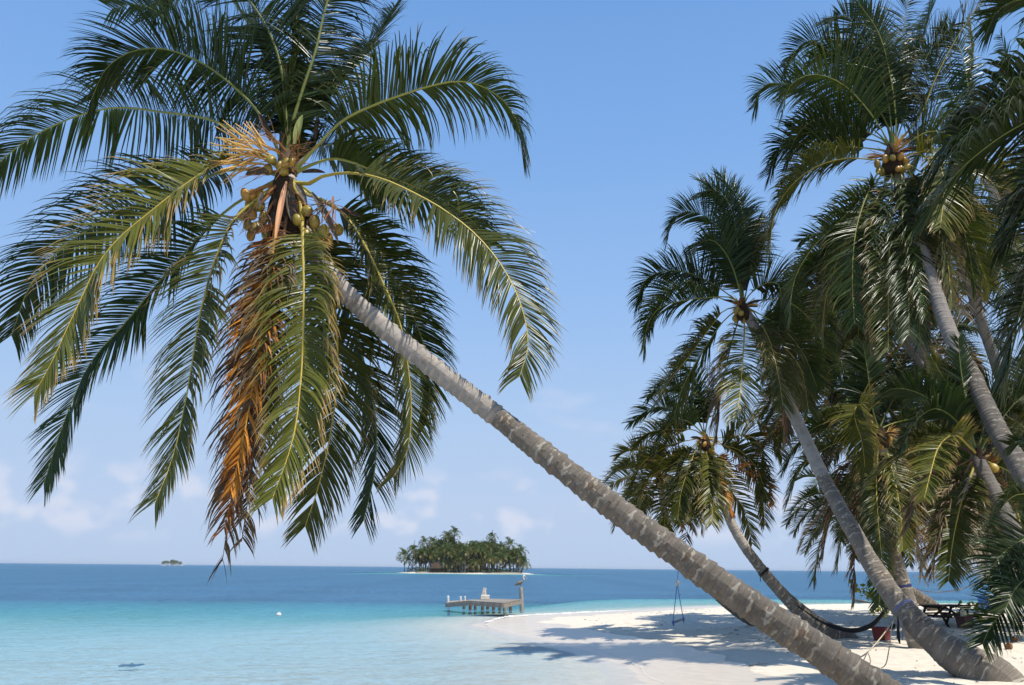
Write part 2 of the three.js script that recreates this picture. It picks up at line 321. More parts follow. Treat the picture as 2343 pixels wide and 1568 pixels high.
  for (let i = 0; i < nr; i++) for (let k = 0; k < 6; k++) { const a = i * 7 + k, b2 = a + 7; rb.t(a, a + 1, b2); rb.t(a + 1, b2 + 1, b2); }
  return [leaf, rb.geo()];
}
function addFrond(palm, pts, o, label) {
  const [leaf, rib] = frondGeo(pts, o), dead = (o.hue >= 3 && o.hue <= 5) || o.hue === 7;
  const f = part('frond', move(leaf, palm.position), dead ? deadMat : leafMat, palm, label); part('midrib', move(rib, palm.position), ribMat, f); return f;
}
// the line of a frond that grows out of a crown at an angle and bends down
function frondLine(C, out, theta, len, axis, bend, R, wind) {
  const dir = out.clone().multiplyScalar(Math.sin(theta)).addScaledVector(axis, Math.cos(theta)).normalize(), p = C.clone().addScaledVector(dir, .12), pts = [C.clone(), p.clone()], n = 8;
  for (let i = 0; i < n; i++) { dir.addScaledVector(V3(0, -1, 0), bend * (.10 + .30 * i / n)).addScaledVector(wind, .14 * (i + 1) / n).normalize(); p.addScaledVector(dir, len / n); pts.push(p.clone()); }
  return pts;
}
const WIND = V3(-.55, 0, -.1);
function growCrown(palm, C, axis, o) {
  const R = rng(o.seed); let made = 0;
  for (let i = 0; i < o.n; i++) {
    const u = (i + .5) / o.n, az = i * 2.39996 + o.seed + (R() - .5) * .4, out = V3(Math.cos(az), 0, Math.sin(az));
    const th = rad(lerp(10, o.maxTheta ?? 125, Math.pow(u, .85))) + (R() - .5) * .2, len = o.len * (.82 + .3 * R()) * (u < .15 ? .8 : 1);
    const old = u > .8, hue = old ? (R() < (o.dead ?? .4) ? (R() < .3 ? 3 : R() < .6 ? 4 : 5) : 2) : u > .5 ? (R() < .5 ? 2 : 1) : (R() < .4 ? 0 : 1);
    if (o.skip && o.skip(out, th)) continue;
    addFrond(palm, frondLine(C, out, th, len, axis, (o.bend ?? 1) * (.8 + .5 * R()), R, WIND), { seed: o.seed * 131 + i, hue: o.yellow && R() < o.yellow ? 6 : hue, n: o.leaflets ?? 56, segs: o.segs ?? 4, width: o.width ?? .055, leaf: (o.leafLen ?? .9) * (.85 + .3 * R()), droop: (u < .3 ? .5 : 1.1) * (o.droop ?? 1), out, wind: WIND.clone().multiplyScalar(.35), rib: .03, ribSeg: 14, kink: u > .5 ? .2 : .06, torn: .05 });
    made++;
  }
}
function pixelFronds(palm, C, D, list, o) {
  list.forEach(([dz, hue, px, extra], k) => {
    const pts = [C.clone()], n = px.length / 2; let L = 0; const s = [];
    for (let i = 0; i < n; i++) { L += Math.hypot(px[2 * i] - (i ? px[2 * i - 2] : o.cx), px[2 * i + 1] - (i ? px[2 * i - 1] : o.cy)); s.push(L); }
    for (let i = 0; i < n; i++) pts.push(at(px[2 * i], px[2 * i + 1], D + dz * Math.pow(s[i] / L, .8)));
    addFrond(palm, pts, { seed: o.seed * 977 + k * 13, hue, ...o.frond, ...extra });
  });
}
const nutShape = (() => { const g = new THREE.IcosahedronGeometry(1, 3), p = g.attributes.position; for (let i = 0; i < p.count; i++) { const v = V3().fromBufferAttribute(p, i), a = Math.atan2(v.z, v.x), k = 1 + .045 * Math.cos(a * 3) * (1 - v.y * v.y), taper = 1 - .10 * v.y; p.setXYZ(i, v.x * k * taper * .86, v.y * 1.08, v.z * k * taper * .86); } g.computeVertexNormals();
  const c = new Float32Array(p.count * 3); for (let i = 0; i < p.count; i++) { const y = p.getY(i), q = smooth(.7, 1.05, y + .12 * noise(p.getX(i) * 4, p.getZ(i) * 4, 2)), bl = smooth(.25, .5, noise(p.getX(i) * 3, y * 3, p.getZ(i) * 3)); c.set([lerp(lerp(.42, .16, q), .30, bl), lerp(lerp(.31, .10, q), .17, bl), lerp(lerp(.03, .03, q), .04, bl)], i * 3); }
  g.setAttribute('color', new THREE.BufferAttribute(c, 3)); return g; })();
const nutTones = [[.95, .85, .9], [.72, .72, .8], [1, .7, .8], [.62, .58, .8]].map((c) => { const m = nutMat.clone(); m.color = rgb(...c); return m; });
function coconut(palm, p, r, R) { const m = part('coconut', nutShape, nutTones[Math.floor(R() * 4)], palm); m.position.copy(p).sub(palm.position); m.scale.set(r * (.78 + .32 * R()), r * (.85 + .35 * R()), r * (.78 + .32 * R())); m.rotation.set((R() - .5) * 1.2, R() * 6, (R() - .5) * 1.2); return m; }
// a boat-shaped dry flower sheath
function spathe(palm, a, b, width, mat = spatheMat, name = 'flower_sheath') {
  const d = b.clone().sub(a), L = d.length(); d.normalize(); const s = new THREE.Vector3().crossVectors(d, V3(.2, .3, 1)).normalize(), n = new THREE.Vector3().crossVectors(s, d), mb = new MB();
  for (let i = 0; i <= 10; i++) { const t = i / 10, w = width * Math.pow(Math.sin(Math.PI * clamp(.06 + t * .94)), .7) * (i === 10 ? .05 : 1); for (let k = -2; k <= 2; k++) { const q = k / 2, p = a.clone().addScaledVector(d, t * L).addScaledVector(s, q * w).addScaledVector(n, (q * q - .5) * w * .9 + Math.sin(t * 3) * .08 * L); mb.v(p.x, p.y, p.z, 1, 1, 1, q * .2, t * L); } }
  for (let i = 0; i < 10; i++) for (let k = 0; k < 4; k++) { const q = i * 5 + k; mb.t(q, q + 1, q + 5); mb.t(q + 1, q + 6, q + 5); }
  part(name, move(mb.geo(), palm.position), mat, palm);
}
// a spray of flower or fruit stalks
function spray(palm, a, dir, len, count, mat, R, thick = .007, name = 'flower_stalk') {
  const geos = [], e = a.clone().addScaledVector(dir, len * .45); geos.push(tube([a, a.clone().lerp(e, .5).add(V3(0, .02, 0)), e], [.018, .011], 5, 6));
  for (let i = 0; i < count; i++) { const t = .25 + .75 * i / count, s = a.clone().lerp(e, t), q = dir.clone().add(V3(R() - .5, R() - .55, R() - .5).multiplyScalar(1.1)).normalize(), m = s.clone().addScaledVector(q, len * .3), f = m.clone().addScaledVector(q, len * .3).add(V3((R() - .5) * .1, -.05 * R(), (R() - .5) * .1)); geos.push(tube([s, m, f], [thick * .8, thick * 1.3, thick * .5], 4, 5)); }
  part(name, move(mergeGeometries(geos), palm.position), mat, palm);
}
function fruitHead(palm, C, R, o = {}) {
  const k = o.k ?? 1;
  for (let i = 0; i < (o.nuts ?? 9); i++) { const a = R() * 6.28, r = .18 + .22 * R(); coconut(palm, C.clone().add(V3(Math.cos(a) * r * k, (-.15 - .35 * R()) * k, Math.sin(a) * r * k)), .11, R); }
  for (let i = 0; i < (o.sprays ?? 4); i++) { const a = R() * 6.28; spray(palm, C.clone(), V3(Math.cos(a), .15 + .4 * R(), Math.sin(a)).normalize(), .7 * k, 12, i % 2 ? stalkMat : flowerMat, R, .009); }
  for (let i = 0; i < (o.sheaths ?? 3); i++) { const a = R() * 6.28, q = V3(Math.cos(a), .4 * R() - .1, Math.sin(a)).normalize(); spathe(palm, C.clone().addScaledVector(q, .15), C.clone().addScaledVector(q, .75), .06); }
  part('fibre_sheath', move(tube([C.clone().add(V3(0, -.5 * k, 0)), C.clone().add(V3(0, -.1, 0)), C.clone().add(V3(0, .35 * k, 0))], [.2 * k, .25 * k, .17 * k, .06], 10, 12), palm.position), fibreMat, palm);
}
function palm(label, pix, radii, o = {}) {   // pix: [x, y, depth] from the base up
  const pts = pix.map(([x, y, D]) => at(x, y, D)), base = pts[0].clone();
  const g = sandHeight(base.x, base.z), below = pts[0].clone(), dir = pts[0].clone().sub(pts[1]).normalize();
  if (pts[0].y > g - .1 && dir.y < -.05) { below.addScaledVector(dir, (pts[0].y - g + .18) / -dir.y); pts.unshift(below); }
  { const f = pts[0].clone().sub(pts[1]).setY(0); f.setLength(Math.min(.35, f.length())); pts.unshift(pts[0].clone().add(f).add(V3(0, -.75, 0))); radii = [radii[0] * .9, ...radii]; }
  base.copy(pts[1]); base.y = Math.max(sandHeight(base.x, base.z), -.5);
  const p = thing('coconut_palm', label, 'palm tree', base);
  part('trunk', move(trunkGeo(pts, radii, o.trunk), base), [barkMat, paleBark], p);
  const top = pts[pts.length - 1], axis = top.clone().sub(pts[pts.length - 2]).normalize().lerp(UP, .55).normalize();
  return { p, C: top, axis };
}
console.log('setting ready');

// ---------------------------------------------------------------- the great leaning palm
{
  const D = 11.5;
  const { p, C } = palm('big coconut palm leaning over the shallow water, its trunk crossing the whole picture', [[2010, 1580, 9.6], [1880, 1492, 9.7], [1750, 1408, 9.85], [1600, 1302, 10.05], [1450, 1195, 10.3], [1300, 1082, 10.5], [1150, 964, 10.8], [1000, 848, 11.0], [880, 752, 11.2], [780, 660, 11.35], [715, 575, 11.45], [672, 490, 11.5], [656, 405, 11.5]],
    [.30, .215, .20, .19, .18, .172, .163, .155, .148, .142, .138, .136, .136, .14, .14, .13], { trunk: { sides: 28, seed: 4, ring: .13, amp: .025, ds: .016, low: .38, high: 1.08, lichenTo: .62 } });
  const R = rng(77), F = { n: 185, segs: 6, width: .041, leaf: 1.2, rib: .036, droop: 1, torn: .05, kink: .22 };
  const list = [
    [.5, 1, [590, 333, 486, 276, 365, 256, 270, 246, 200, 258, 139, 280, 70, 315, 0, 369, -60, 430], { leaf: 1.5, droop: 2.4, bare: .2, out: V3(-.9, 0, .3) }],
    [-.7, 0, [625, 320, 587, 253, 521, 187, 451, 139, 365, 111, 295, 120, 243, 156, 208, 229], { leaf: 1.4, droop: 1.2, out: V3(-.8, 0, .55), roll: -.5 }],
    [.9, 0, [640, 300, 555, 213, 470, 130, 392, 52, 320, 10, 255, 20], { leaf: 1.30, droop: 1.0 }],
    [1.2, 0, [648, 280, 570, 60, 470, -50, 390, -30, 345, 40], { leaf: 1.18 }],
    [-.6, 0, [655, 300, 653, 257, 642, 156, 618, 80, 569, 0, 500, -70, 420, -100], { leaf: 1.43, droop: .7, bare: .16, out: V3(-.35, 0, .95) }],
    [.1, 1, [654, 310, 657, 240, 668, 120, 682, 0, 692, -90], { leaf: 0.74, droop: .4, width: 0.056, bare: .1 }],
    [-.5, 0, [662, 312, 691, 208, 722, 115, 750, 0, 800, -90, 880, -120], { leaf: 1.43, droop: 1.3, out: V3(.45, 0, .9) }],
    [-.2, 1, [683, 380, 739, 319, 787, 274, 857, 240, 926, 215, 996, 194, 1048, 186, 1100, 196, 1152, 231, 1183, 280, 1194, 347], { leaf: 1.35, droop: 2.2, torn: .12, bare: .22, out: V3(.9, 0, .4) }],
    [-.9, 2, [694, 424, 739, 403, 805, 396, 874, 410, 937, 437, 1013, 479, 1086, 535, 1150, 612, 1192, 700, 1208, 790, 1188, 862], { leaf: 1.15, droop: 1.2, bare: .22, out: V3(.85, 0, .5), roll: -.8 }],
    [.8, 1, [718, 375, 760, 363, 800, 370, 857, 392, 930, 420, 1010, 455, 1085, 512, 1120, 560], { leaf: 1.12, droop: 1.9 }],
    [.9, 2, [699, 443, 750, 462, 792, 497, 827, 548, 877, 651, 914, 739, 933, 841, 940, 938, 931, 1030, 900, 1091], { leaf: 1.05, droop: 1.0, out: V3(.6, 0, .8) }],
    [1.3, 1, [720, 450, 800, 500, 870, 590, 930, 690, 972, 800, 983, 900, 975, 970], { leaf: 1.05, droop: 1.2 }],
    [.6, 2, [690, 470, 728, 560, 762, 683, 771, 845, 757, 984, 725, 1123, 697, 1206], { leaf: 1.2, droop: 1.2, out: V3(.25, 0, 1) }],
    [1.4, 0, [700, 480, 750, 590, 803, 720, 836, 845, 859, 960, 857, 1077, 831, 1192], { leaf: 1.12, droop: .9, torn: .15 }],
    [-1.6, 6, [680, 438, 690, 500, 692, 558, 695, 683, 688, 868, 669, 1007, 623, 1141], { leaf: 1.1, droop: 1.7, width: .046, out: V3(-.1, 0, 1), bare: .24 }],
    [-1.1, 7, [648, 412, 640, 460, 630, 520, 616, 600, 598, 720, 580, 860, 560, 1000, 536, 1110, 512, 1210], { leaf: .8, droop: 1.6, out: V3(-.3, 0, 1), bare: .17, rib: .042 }],
    [-1.22, 3, [650, 420, 634, 520, 612, 640, 594, 780, 572, 920, 548, 1040, 528, 1120], { leaf: .8, droop: 2.2, out: V3(-.35, 0, 1), bare: .35, torn: .2, kink: .4 }],
    [-1.2, 4, [660, 450, 645, 560, 622, 700, 605, 850, 585, 1000, 560, 1130], { leaf: .8, droop: 2.4, out: V3(-.1, 0, 1), bare: .25 }],
    [-.6, 4, [640, 440, 610, 560, 585, 720, 560, 900, 535, 1090, 508, 1285], { leaf: 0.99, droop: 2.2, out: V3(-.3, 0, 1) }],
    [-.5, 4, [650, 450, 632, 560, 610, 720, 590, 900, 575, 1080, 552, 1240], { leaf: 0.87, droop: 2.4, out: V3(.3, 0, 1) }],
    [-1.3, 2, [610, 440, 542, 494, 495, 588, 458, 718, 438, 838, 422, 927, 391, 1057, 354, 1151], { leaf: 1.05, droop: 1.1, out: V3(-.3, 0, .95) }],
    [-1.2, 6, [612, 362, 560, 350, 500, 374, 430, 418, 339, 489, 271, 546, 224, 604, 188, 677, 156, 744, 118, 828, 78, 900], { leaf: 1.25, droop: .9, width: .05, bare: .18, out: V3(-.95, 0, .3), roll: 1.0 }],
    [.3, 1, [600, 430, 520, 480, 440, 560, 360, 650, 290, 735, 208, 828, 172, 901, 135, 995, 99, 1109], { leaf: 1.1, droop: .9, out: V3(-.9, 0, .45), roll: .8 }],
    [1.0, 0, [590, 390, 520, 390, 420, 428, 280, 484, 150, 560, 70, 650, 25, 770], { leaf: 1.30, droop: 1.4 }],
    [1.6, 0, [690, 360, 760, 330, 830, 372, 880, 450], { leaf: 0.99, droop: 1.5 }],
    [1.2, 1, [680, 320, 740, 240, 800, 160, 860, 85, 905, 18], { leaf: 1.18, droop: .9, out: V3(.5, 0, -.8) }],
  ];
  pixelFronds(p, C, D, list, { seed: 5, cx: 656, cy: 405, frond: F });
  // heart of the crown
  part('leaf_sheath', move(tube([at(656, 400, D), at(654, 340, D), at(651, 290, D), at(653, 240, D)], [.17, .12, .085, .05], 12, 14), p.position), std({ color: rgb(.36, .29, .19), map: barkColour, roughness: .8 }), p);
  part('fibre_sheath', move(tube([at(690, 560, D), at(668, 500, D), at(652, 440, D), at(652, 400, D)], [.16, .24, .27, .23, .15], 16, 18), p.position), fibreMat, p);
  const nuts = [[620, 365, -.35, .105], [640, 380, -.3, .09], [655, 372, -.32, .1], [668, 370, -.3, .095], [612, 388, -.28, .095], [648, 390, -.25, .09],
    [703, 482, -.3, .1], [720, 508, -.33, .11], [682, 502, -.32, .11], [740, 530, -.28, .11], [700, 535, -.3, .1], [722, 545, -.25, .1], [752, 548, -.15, .1], [772, 525, 0, .1], [690, 520, -.15, .1], [735, 555, -.1, .09],
    [592, 470, -.2, .1], [576, 492, -.2, .105], [566, 515, -.15, .1], [602, 498, -.1, .1], [588, 520, -.12, .105], [574, 538, -.05, .1], [562, 446, -.15, .1], [578, 446, -.1, .1], [596, 446, -.05, .1], [556, 490, -.05, .1], [608, 535, 0, .1], [570, 468, 0, .1]];
  for (const [x, y, dz, r] of nuts) coconut(p, at(x, y, D + dz), r, R);
  const gy = std({ color: rgb(.46, .45, .45), map: barkColour, roughness: .8 }), pk = std({ color: rgb(.62, .33, .17), roughness: .6 });
  spathe(p, at(618, 322, D - .2), at(590, 258, D - .3), .05); spathe(p, at(720, 320, D), at(728, 262, D - .1), .04); spathe(p, at(560, 370, D - .1), at(478, 348, D - .2), .035, gy);
  spathe(p, at(615, 395, D - .35), at(560, 400, D - .35), .09, std({ color: rgb(.42, .35, .26), map: barkColour, roughness: .9 })); spathe(p, at(712, 440, D - .3), at(775, 560, D - .4), .055, gy); spathe(p, at(690, 395, D - .2), at(745, 396, D - .2), .045);
  spathe(p, at(770, 480, D - .2), at(830, 500, D - .2), .045); spathe(p, at(673, 330, D - .1), at(692, 262, D - .2), .06, std({ color: rgb(.36, .40, .14), roughness: .5 })); spathe(p, at(676, 420, D - .3), at(702, 470, D - .45), .05, gy); spathe(p, at(600, 440, D - .3), at(592, 475, D - .4), .04, gy);
  spathe(p, at(655, 415, D - .35), at(628, 560, D - .55), .045, pk, 'dying_leaf_stalk');
  for (let i = 0; i < 4; i++) spray(p, at(640 - 12 * i, 352 + 8 * i, D - .25), V3(-1, .42 - .17 * i, .1 + .3 * R()).normalize(), .85 + .2 * R(), 11, flowerMat, R, .013);
  for (let i = 0; i < 8; i++) spray(p, at(640 + 50 * R(), 345 + 50 * R(), D - .2), V3(1.6 * (R() - .45), .6 * (R() - .45), .7 * R()).normalize(), .55 + .45 * R(), 9, stalkMat, R, .004);
  const twig = std({ color: rgb(.13, .075, .04), roughness: 1 });
  for (let i = 0; i < 9; i++) spray(p, at(575 + 190 * R(), 425 + 80 * R(), D - .3 * R()), V3(R() - .5, -.7 * R() - .1, .5).normalize(), .5 + .4 * R(), 12, i % 3 ? twig : stalkMat, R, .005);
  for (const [x0, y0, x1, y1] of [[640, 420, 596, 470], [635, 430, 575, 500], [640, 440, 590, 535], [630, 425, 560, 450], [672, 440, 705, 480], [675, 445, 735, 530], [670, 450, 700, 540]]) part('fruit_stalk', move(tube([at(x0, y0, D - .1), at((x0 + x1) / 2, (y0 + y1) / 2 - 8, D - .25), at(x1, y1, D - .15)], [.03, .022, .014], 6, 8), p.position), stalkMat, p);
  const husk = std({ color: rgb(.17, .11, .07), map: barkColour, roughness: 1 });   // dry leaf bases and cloth-like fibre below the nuts
  for (let i = 0; i < 14; i++) { const a = i / 14 * 6.28, q = at(657 + 26 * Math.cos(a), 430 + 12 * R(), D - .22 * Math.sin(a)), e = at(665 + 46 * Math.cos(a) + 16 * (R() - .5), 500 + 70 * R(), D - .34 * Math.sin(a)); spathe(p, q, e, .05 + .05 * R(), i % 3 ? husk : gy, 'dry_leaf_base'); }
}

// ---------------------------------------------------------------- the grove on the right
const grove = { n: 112, segs: 4, width: .056, leaf: 1.4, rib: .032, ribSeg: 16, kink: .24, torn: .06, wind: WIND.clone().multiplyScalar(.3) };
{ // second leaning palm, in front of the picnic place
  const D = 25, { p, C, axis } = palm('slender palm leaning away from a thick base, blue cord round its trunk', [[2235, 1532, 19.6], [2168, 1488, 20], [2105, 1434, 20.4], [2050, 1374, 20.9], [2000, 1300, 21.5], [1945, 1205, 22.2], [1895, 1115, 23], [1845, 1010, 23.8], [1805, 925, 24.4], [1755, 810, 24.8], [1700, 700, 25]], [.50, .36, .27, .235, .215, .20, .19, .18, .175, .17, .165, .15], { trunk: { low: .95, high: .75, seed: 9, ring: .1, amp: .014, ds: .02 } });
  pixelFronds(p, C, D, [
    [-.8, 0, [1688, 633, 1685, 538, 1672, 476, 1648, 441, 1620, 436, 1591, 452], { droop: .6, out: V3(-.5, 0, .85) }], [-.5, 0, [1683, 620, 1661, 552, 1620, 498, 1566, 484, 1537, 514, 1526, 547], { droop: .8 }], [-1.1, 0, [1677, 614, 1656, 574, 1629, 549, 1602, 557, 1575, 595]],
    [.3, 0, [1634, 652, 1566, 622, 1512, 622, 1480, 638, 1453, 700]], [-.3, 1, [1675, 682, 1607, 682, 1553, 690, 1507, 706, 1483, 741, 1472, 800], { droop: 1.7 }], [-1.2, 2, [1656, 711, 1629, 744, 1574, 818, 1530, 873, 1501, 924]], [-1.8, 6, [1700, 715, 1703, 740, 1701, 799, 1692, 909, 1684, 960], { out: V3(0, 0, 1) }],
    [-1.5, 2, [1720, 710, 1736, 733, 1761, 781, 1783, 873, 1791, 930], { out: V3(.3, 0, 1) }], [-.3, 1, [1740, 720, 1794, 755, 1838, 810, 1871, 890]], [.8, 6, [1696, 633, 1715, 565, 1729, 510], { droop: .5 }], [.5, 0, [1715, 638, 1739, 579, 1760, 530], { droop: .8 }], [-.4, 1, [1715, 674, 1756, 647, 1780, 650, 1787, 700, 1783, 745]],
    [.8, 0, [1690, 640, 1670, 520, 1640, 440, 1600, 410], { droop: .6 }], [1.2, 1, [1640, 680, 1560, 650, 1500, 690, 1480, 760]], [.8, 1, [1660, 730, 1610, 800, 1560, 890, 1540, 960]], [-.7, 4, [1690, 730, 1670, 800, 1650, 900, 1640, 1000], { droop: 1.8 }], [-.4, 4, [1740, 750, 1770, 840, 1800, 960, 1800, 1010], { droop: 1.8 }],
    [.6, 2, [1760, 760, 1830, 840, 1850, 940]], [1.2, 1, [1720, 690, 1800, 690, 1860, 740, 1890, 810]], [.7, 0, [1700, 630, 1705, 540, 1690, 460, 1650, 400], { droop: .6, out: V3(-.3, 0, -.9) }],
  ], { seed: 21, cx: 1700, cy: 700, frond: grove });
  fruitHead(p, C.clone().add(V3(-.1, -.1, .2)), rng(31), { nuts: 10, k: .9 });
}
{ // the tallest palm
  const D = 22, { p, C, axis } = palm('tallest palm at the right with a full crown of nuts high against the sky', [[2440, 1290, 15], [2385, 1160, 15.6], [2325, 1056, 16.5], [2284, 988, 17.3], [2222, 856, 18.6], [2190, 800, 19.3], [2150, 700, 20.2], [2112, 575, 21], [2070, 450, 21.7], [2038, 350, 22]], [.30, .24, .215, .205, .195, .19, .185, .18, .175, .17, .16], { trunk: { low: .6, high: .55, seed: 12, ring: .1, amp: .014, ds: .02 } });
  pixelFronds(p, C, D, [
    [-.8, 0, [2041, 317, 2025, 203, 1980, 101, 1939, 37, 1907, 41, 1887, 65], { droop: .7, out: V3(-.5, 0, .85) }], [.2, 0, [2035, 300, 2005, 200, 1919, 110, 1858, 91, 1818, 114, 1793, 154], { droop: .9 }], [-1.0, 1, [2030, 322, 1980, 244, 1919, 187, 1858, 170, 1809, 195, 1789, 256], { droop: .8 }], [.8, 1, [2028, 325, 1920, 240, 1797, 191, 1749, 195, 1724, 248]],
    [-.3, 0, [2050, 304, 2058, 162, 2075, 12, 2090, -60], { droop: .6, out: V3(.2, 0, 1) }], [-.8, 2, [2060, 320, 2102, 270, 2142, 175, 2187, 89, 2244, 5, 2290, -40], { droop: 1.4, rib: .05 }], [.8, 1, [2025, 345, 1919, 337, 1858, 355, 1818, 394, 1790, 450]], [-.6, 2, [2025, 365, 1939, 362, 1870, 380, 1809, 426, 1773, 487, 1761, 575], { droop: 2 }],
    [-.8, 1, [2010, 410, 1919, 507, 1858, 568, 1818, 640, 1805, 730]], [-1.6, 2, [2040, 400, 2041, 460, 2037, 540, 2033, 640, 2032, 805], { out: V3(0, 0, 1) }], [-1.8, 6, [2061, 360, 2122, 345, 2154, 386, 2158, 446, 2152, 520], { out: V3(.2, 0, 1), width: .08 }], [-.4, 6, [2080, 420, 2162, 487, 2203, 520, 2236, 589, 2264, 660], { droop: 1.8 }],
    [.5, 0, [2060, 430, 2095, 560, 2104, 700, 2104, 790], { out: V3(.3, 0, .95) }], [1.1, 1, [2080, 400, 2170, 430, 2240, 520, 2290, 620, 2300, 700], { droop: 1.6 }], [.6, 5, [2075, 440, 2140, 540, 2180, 640, 2200, 720], { droop: 1.9 }], [.4, 4, [2020, 440, 1990, 560, 1985, 700, 1990, 780], { droop: 1.8 }], [.6, 2, [2000, 430, 1930, 560, 1890, 680, 1880, 760], { droop: 1.4 }],
    [-.2, 4, [2050, 440, 2070, 560, 2075, 680], { droop: 2 }], [1, 3, [2090, 500, 2140, 560, 2170, 640, 2190, 690], { droop: 1.6, leaf: .5 }], [.9, 0, [2035, 310, 1990, 180, 1950, 110, 1900, 90], { droop: .8 }], [.9, 1, [2050, 310, 2080, 180, 2120, 60, 2140, -20], { droop: .7 }], [.6, 0, [2070, 330, 2140, 270, 2210, 270, 2260, 320], { droop: 1.4 }],
    [-1.7, 1, [2060, 395, 2090, 480, 2110, 590, 2122, 720], { out: V3(.2, 0, 1), droop: 1.4 }], [-1.5, 2, [2075, 385, 2130, 470, 2165, 580, 2178, 700], { out: V3(.45, 0, 1), droop: 1.4 }], [-1.8, 0, [2050, 405, 2066, 520, 2078, 640, 2080, 770], { out: V3(.05, 0, 1), droop: 1.4 }], [-1.2, 1, [2085, 380, 2150, 425, 2205, 530, 2232, 660], { droop: 1.4 }],
    [-.4, 0, [2041, 317, 2000, 230, 1950, 150, 1900, 120, 1855, 135], { droop: .9 }], [-.9, 1, [2050, 305, 2038, 180, 2008, 70, 1965, 8], { droop: .8, out: V3(-.4, 0, .9) }], [-.6, 0, [2055, 310, 2092, 200, 2132, 110, 2185, 55], { droop: .9, out: V3(.5, 0, .85) }], [.2, 1, [2030, 328, 1950, 288, 1880, 270, 1830, 300, 1800, 365]], [.5, 0, [2030, 332, 1940, 312, 1860, 302, 1790, 330, 1758, 400]], [-.5, 1, [2065, 335, 2130, 300, 2190, 320, 2230, 400], { droop: 1.5 }],
    [1.2, 0, [2045, 300, 2030, 160, 2000, 60, 1960, 0], { droop: .7, out: V3(-.3, 0, -.95) }], [-1, 1, [1995, 420, 1960, 520, 1950, 640, 1955, 740], { out: V3(-.3, 0, .95) }],
  ], { seed: 22, cx: 2038, cy: 350, frond: { ...grove, leaf: 1.5 } });
  fruitHead(p, C.clone().add(V3(-.12, -.25, .25)), rng(33), { nuts: 18, sprays: 6, sheaths: 4, k: 1.25 });
}
{ // hammock palm
  const D = 31, { p, C, axis } = palm('palm with yellowing fronds and a curved trunk that carries the black hammock', [[1915, 1458, 29.6], [1888, 1444, 29.6], [1845, 1412, 29.7], [1795, 1364, 29.8], [1740, 1300, 30], [1700, 1245, 30.2], [1668, 1185, 30.4], [1640, 1100, 30.7], [1612, 1000, 31]], [.40, .30, .22, .195, .18, .17, .165, .16, .15], { trunk: { seed: 15, ring: .11, amp: .014, ds: .025 } });
  pixelFronds(p, C, D, [
    [.3, 6, [1590, 985, 1549, 983, 1483, 990, 1446, 1019], { droop: 1.6 }], [-.5, 6, [1596, 1012, 1538, 1063, 1483, 1096, 1461, 1170]], [-1, 2, [1596, 1016, 1567, 1049, 1549, 1111, 1519, 1166, 1505, 1215]], [-.9, 4, [1605, 1019, 1600, 1093, 1580, 1180, 1565, 1260], { out: V3(-.2, 0, 1), leaf: .8 }], [-1.3, 6, [1612, 1015, 1625, 1070, 1632, 1130, 1628, 1200], { out: V3(.1, 0, 1) }], [-1.1, 2, [1600, 1012, 1580, 1060, 1560, 1120, 1550, 1190], { out: V3(-.4, 0, 1) }], [-.4, 6, [1590, 1005, 1530, 1020, 1470, 1060, 1430, 1130], { droop: 1.3 }], [-.3, 2, [1640, 1015, 1690, 1030, 1730, 1070, 1755, 1140], { droop: 1.3 }], [.2, 1, [1600, 965, 1570, 900, 1530, 870, 1490, 900]], [.1, 1, [1618, 960, 1630, 890, 1665, 850, 1710, 860]], [-1, 2, [1612, 1019, 1611, 1070, 1600, 1130, 1585, 1190], { out: V3(-.2, 0, 1) }], [-.8, 3, [1622, 1030, 1644, 1093, 1659, 1129, 1677, 1180], { leaf: .6 }],
    [.6, 1, [1600, 985, 1556, 946, 1501, 931, 1439, 968]], [-.4, 2, [1648, 1010, 1703, 994, 1739, 1019, 1750, 1093], { droop: 1.5 }], [-.2, 3, [1640, 1040, 1721, 1085, 1758, 1100, 1763, 1160], { leaf: .7 }], [.4, 6, [1640, 1060, 1677, 1129, 1703, 1166, 1721, 1245]], [.3, 6, [1640, 1010, 1700, 1050, 1740, 1120, 1750, 1200]], [-.8, 3, [1600, 1030, 1580, 1090, 1572, 1150, 1560, 1220], { leaf: .6 }],
    [0, 1, [1608, 960, 1600, 900, 1580, 850, 1550, 830], { droop: .7 }], [.6, 0, [1620, 960, 1650, 900, 1690, 870]], [.6, 1, [1600, 970, 1550, 900, 1510, 890, 1480, 910]], [-.6, 1, [1600, 985, 1560, 960, 1520, 985, 1500, 1040]], [.5, 6, [1660, 1000, 1720, 960, 1770, 990, 1790, 1050]],
  ], { seed: 23, cx: 1612, cy: 1000, frond: { ...grove, leaf: 1.2, width: .07, n: 80 } });
  fruitHead(p, C.clone().add(V3(0, -.2, .2)), rng(35), { nuts: 7, sprays: 3, sheaths: 2, k: .8 });
}
{ // swing palm
  const { p, C, axis } = palm('thin yellowing palm farthest left of the grove, behind the great leaning trunk', [[1735, 1428, 35.5], [1680, 1398, 35.2], [1610, 1335, 34.5], [1560, 1270, 33.8], [1538, 1232, 33.5], [1520, 1170, 33.3], [1508, 1095, 33]], [.26, .17, .15, .14, .13, .125, .12], { trunk: { seed: 17, sides: 12, ds: .04 } });
  growCrown(p, C, axis, { seed: 41, n: 18, len: 2.9, leaflets: 60, segs: 3, width: .08, leafLen: .95, yellow: .75, dead: .6 });
  fruitHead(p, C, rng(36), { nuts: 5, sprays: 2, sheaths: 2, k: .7 });
}
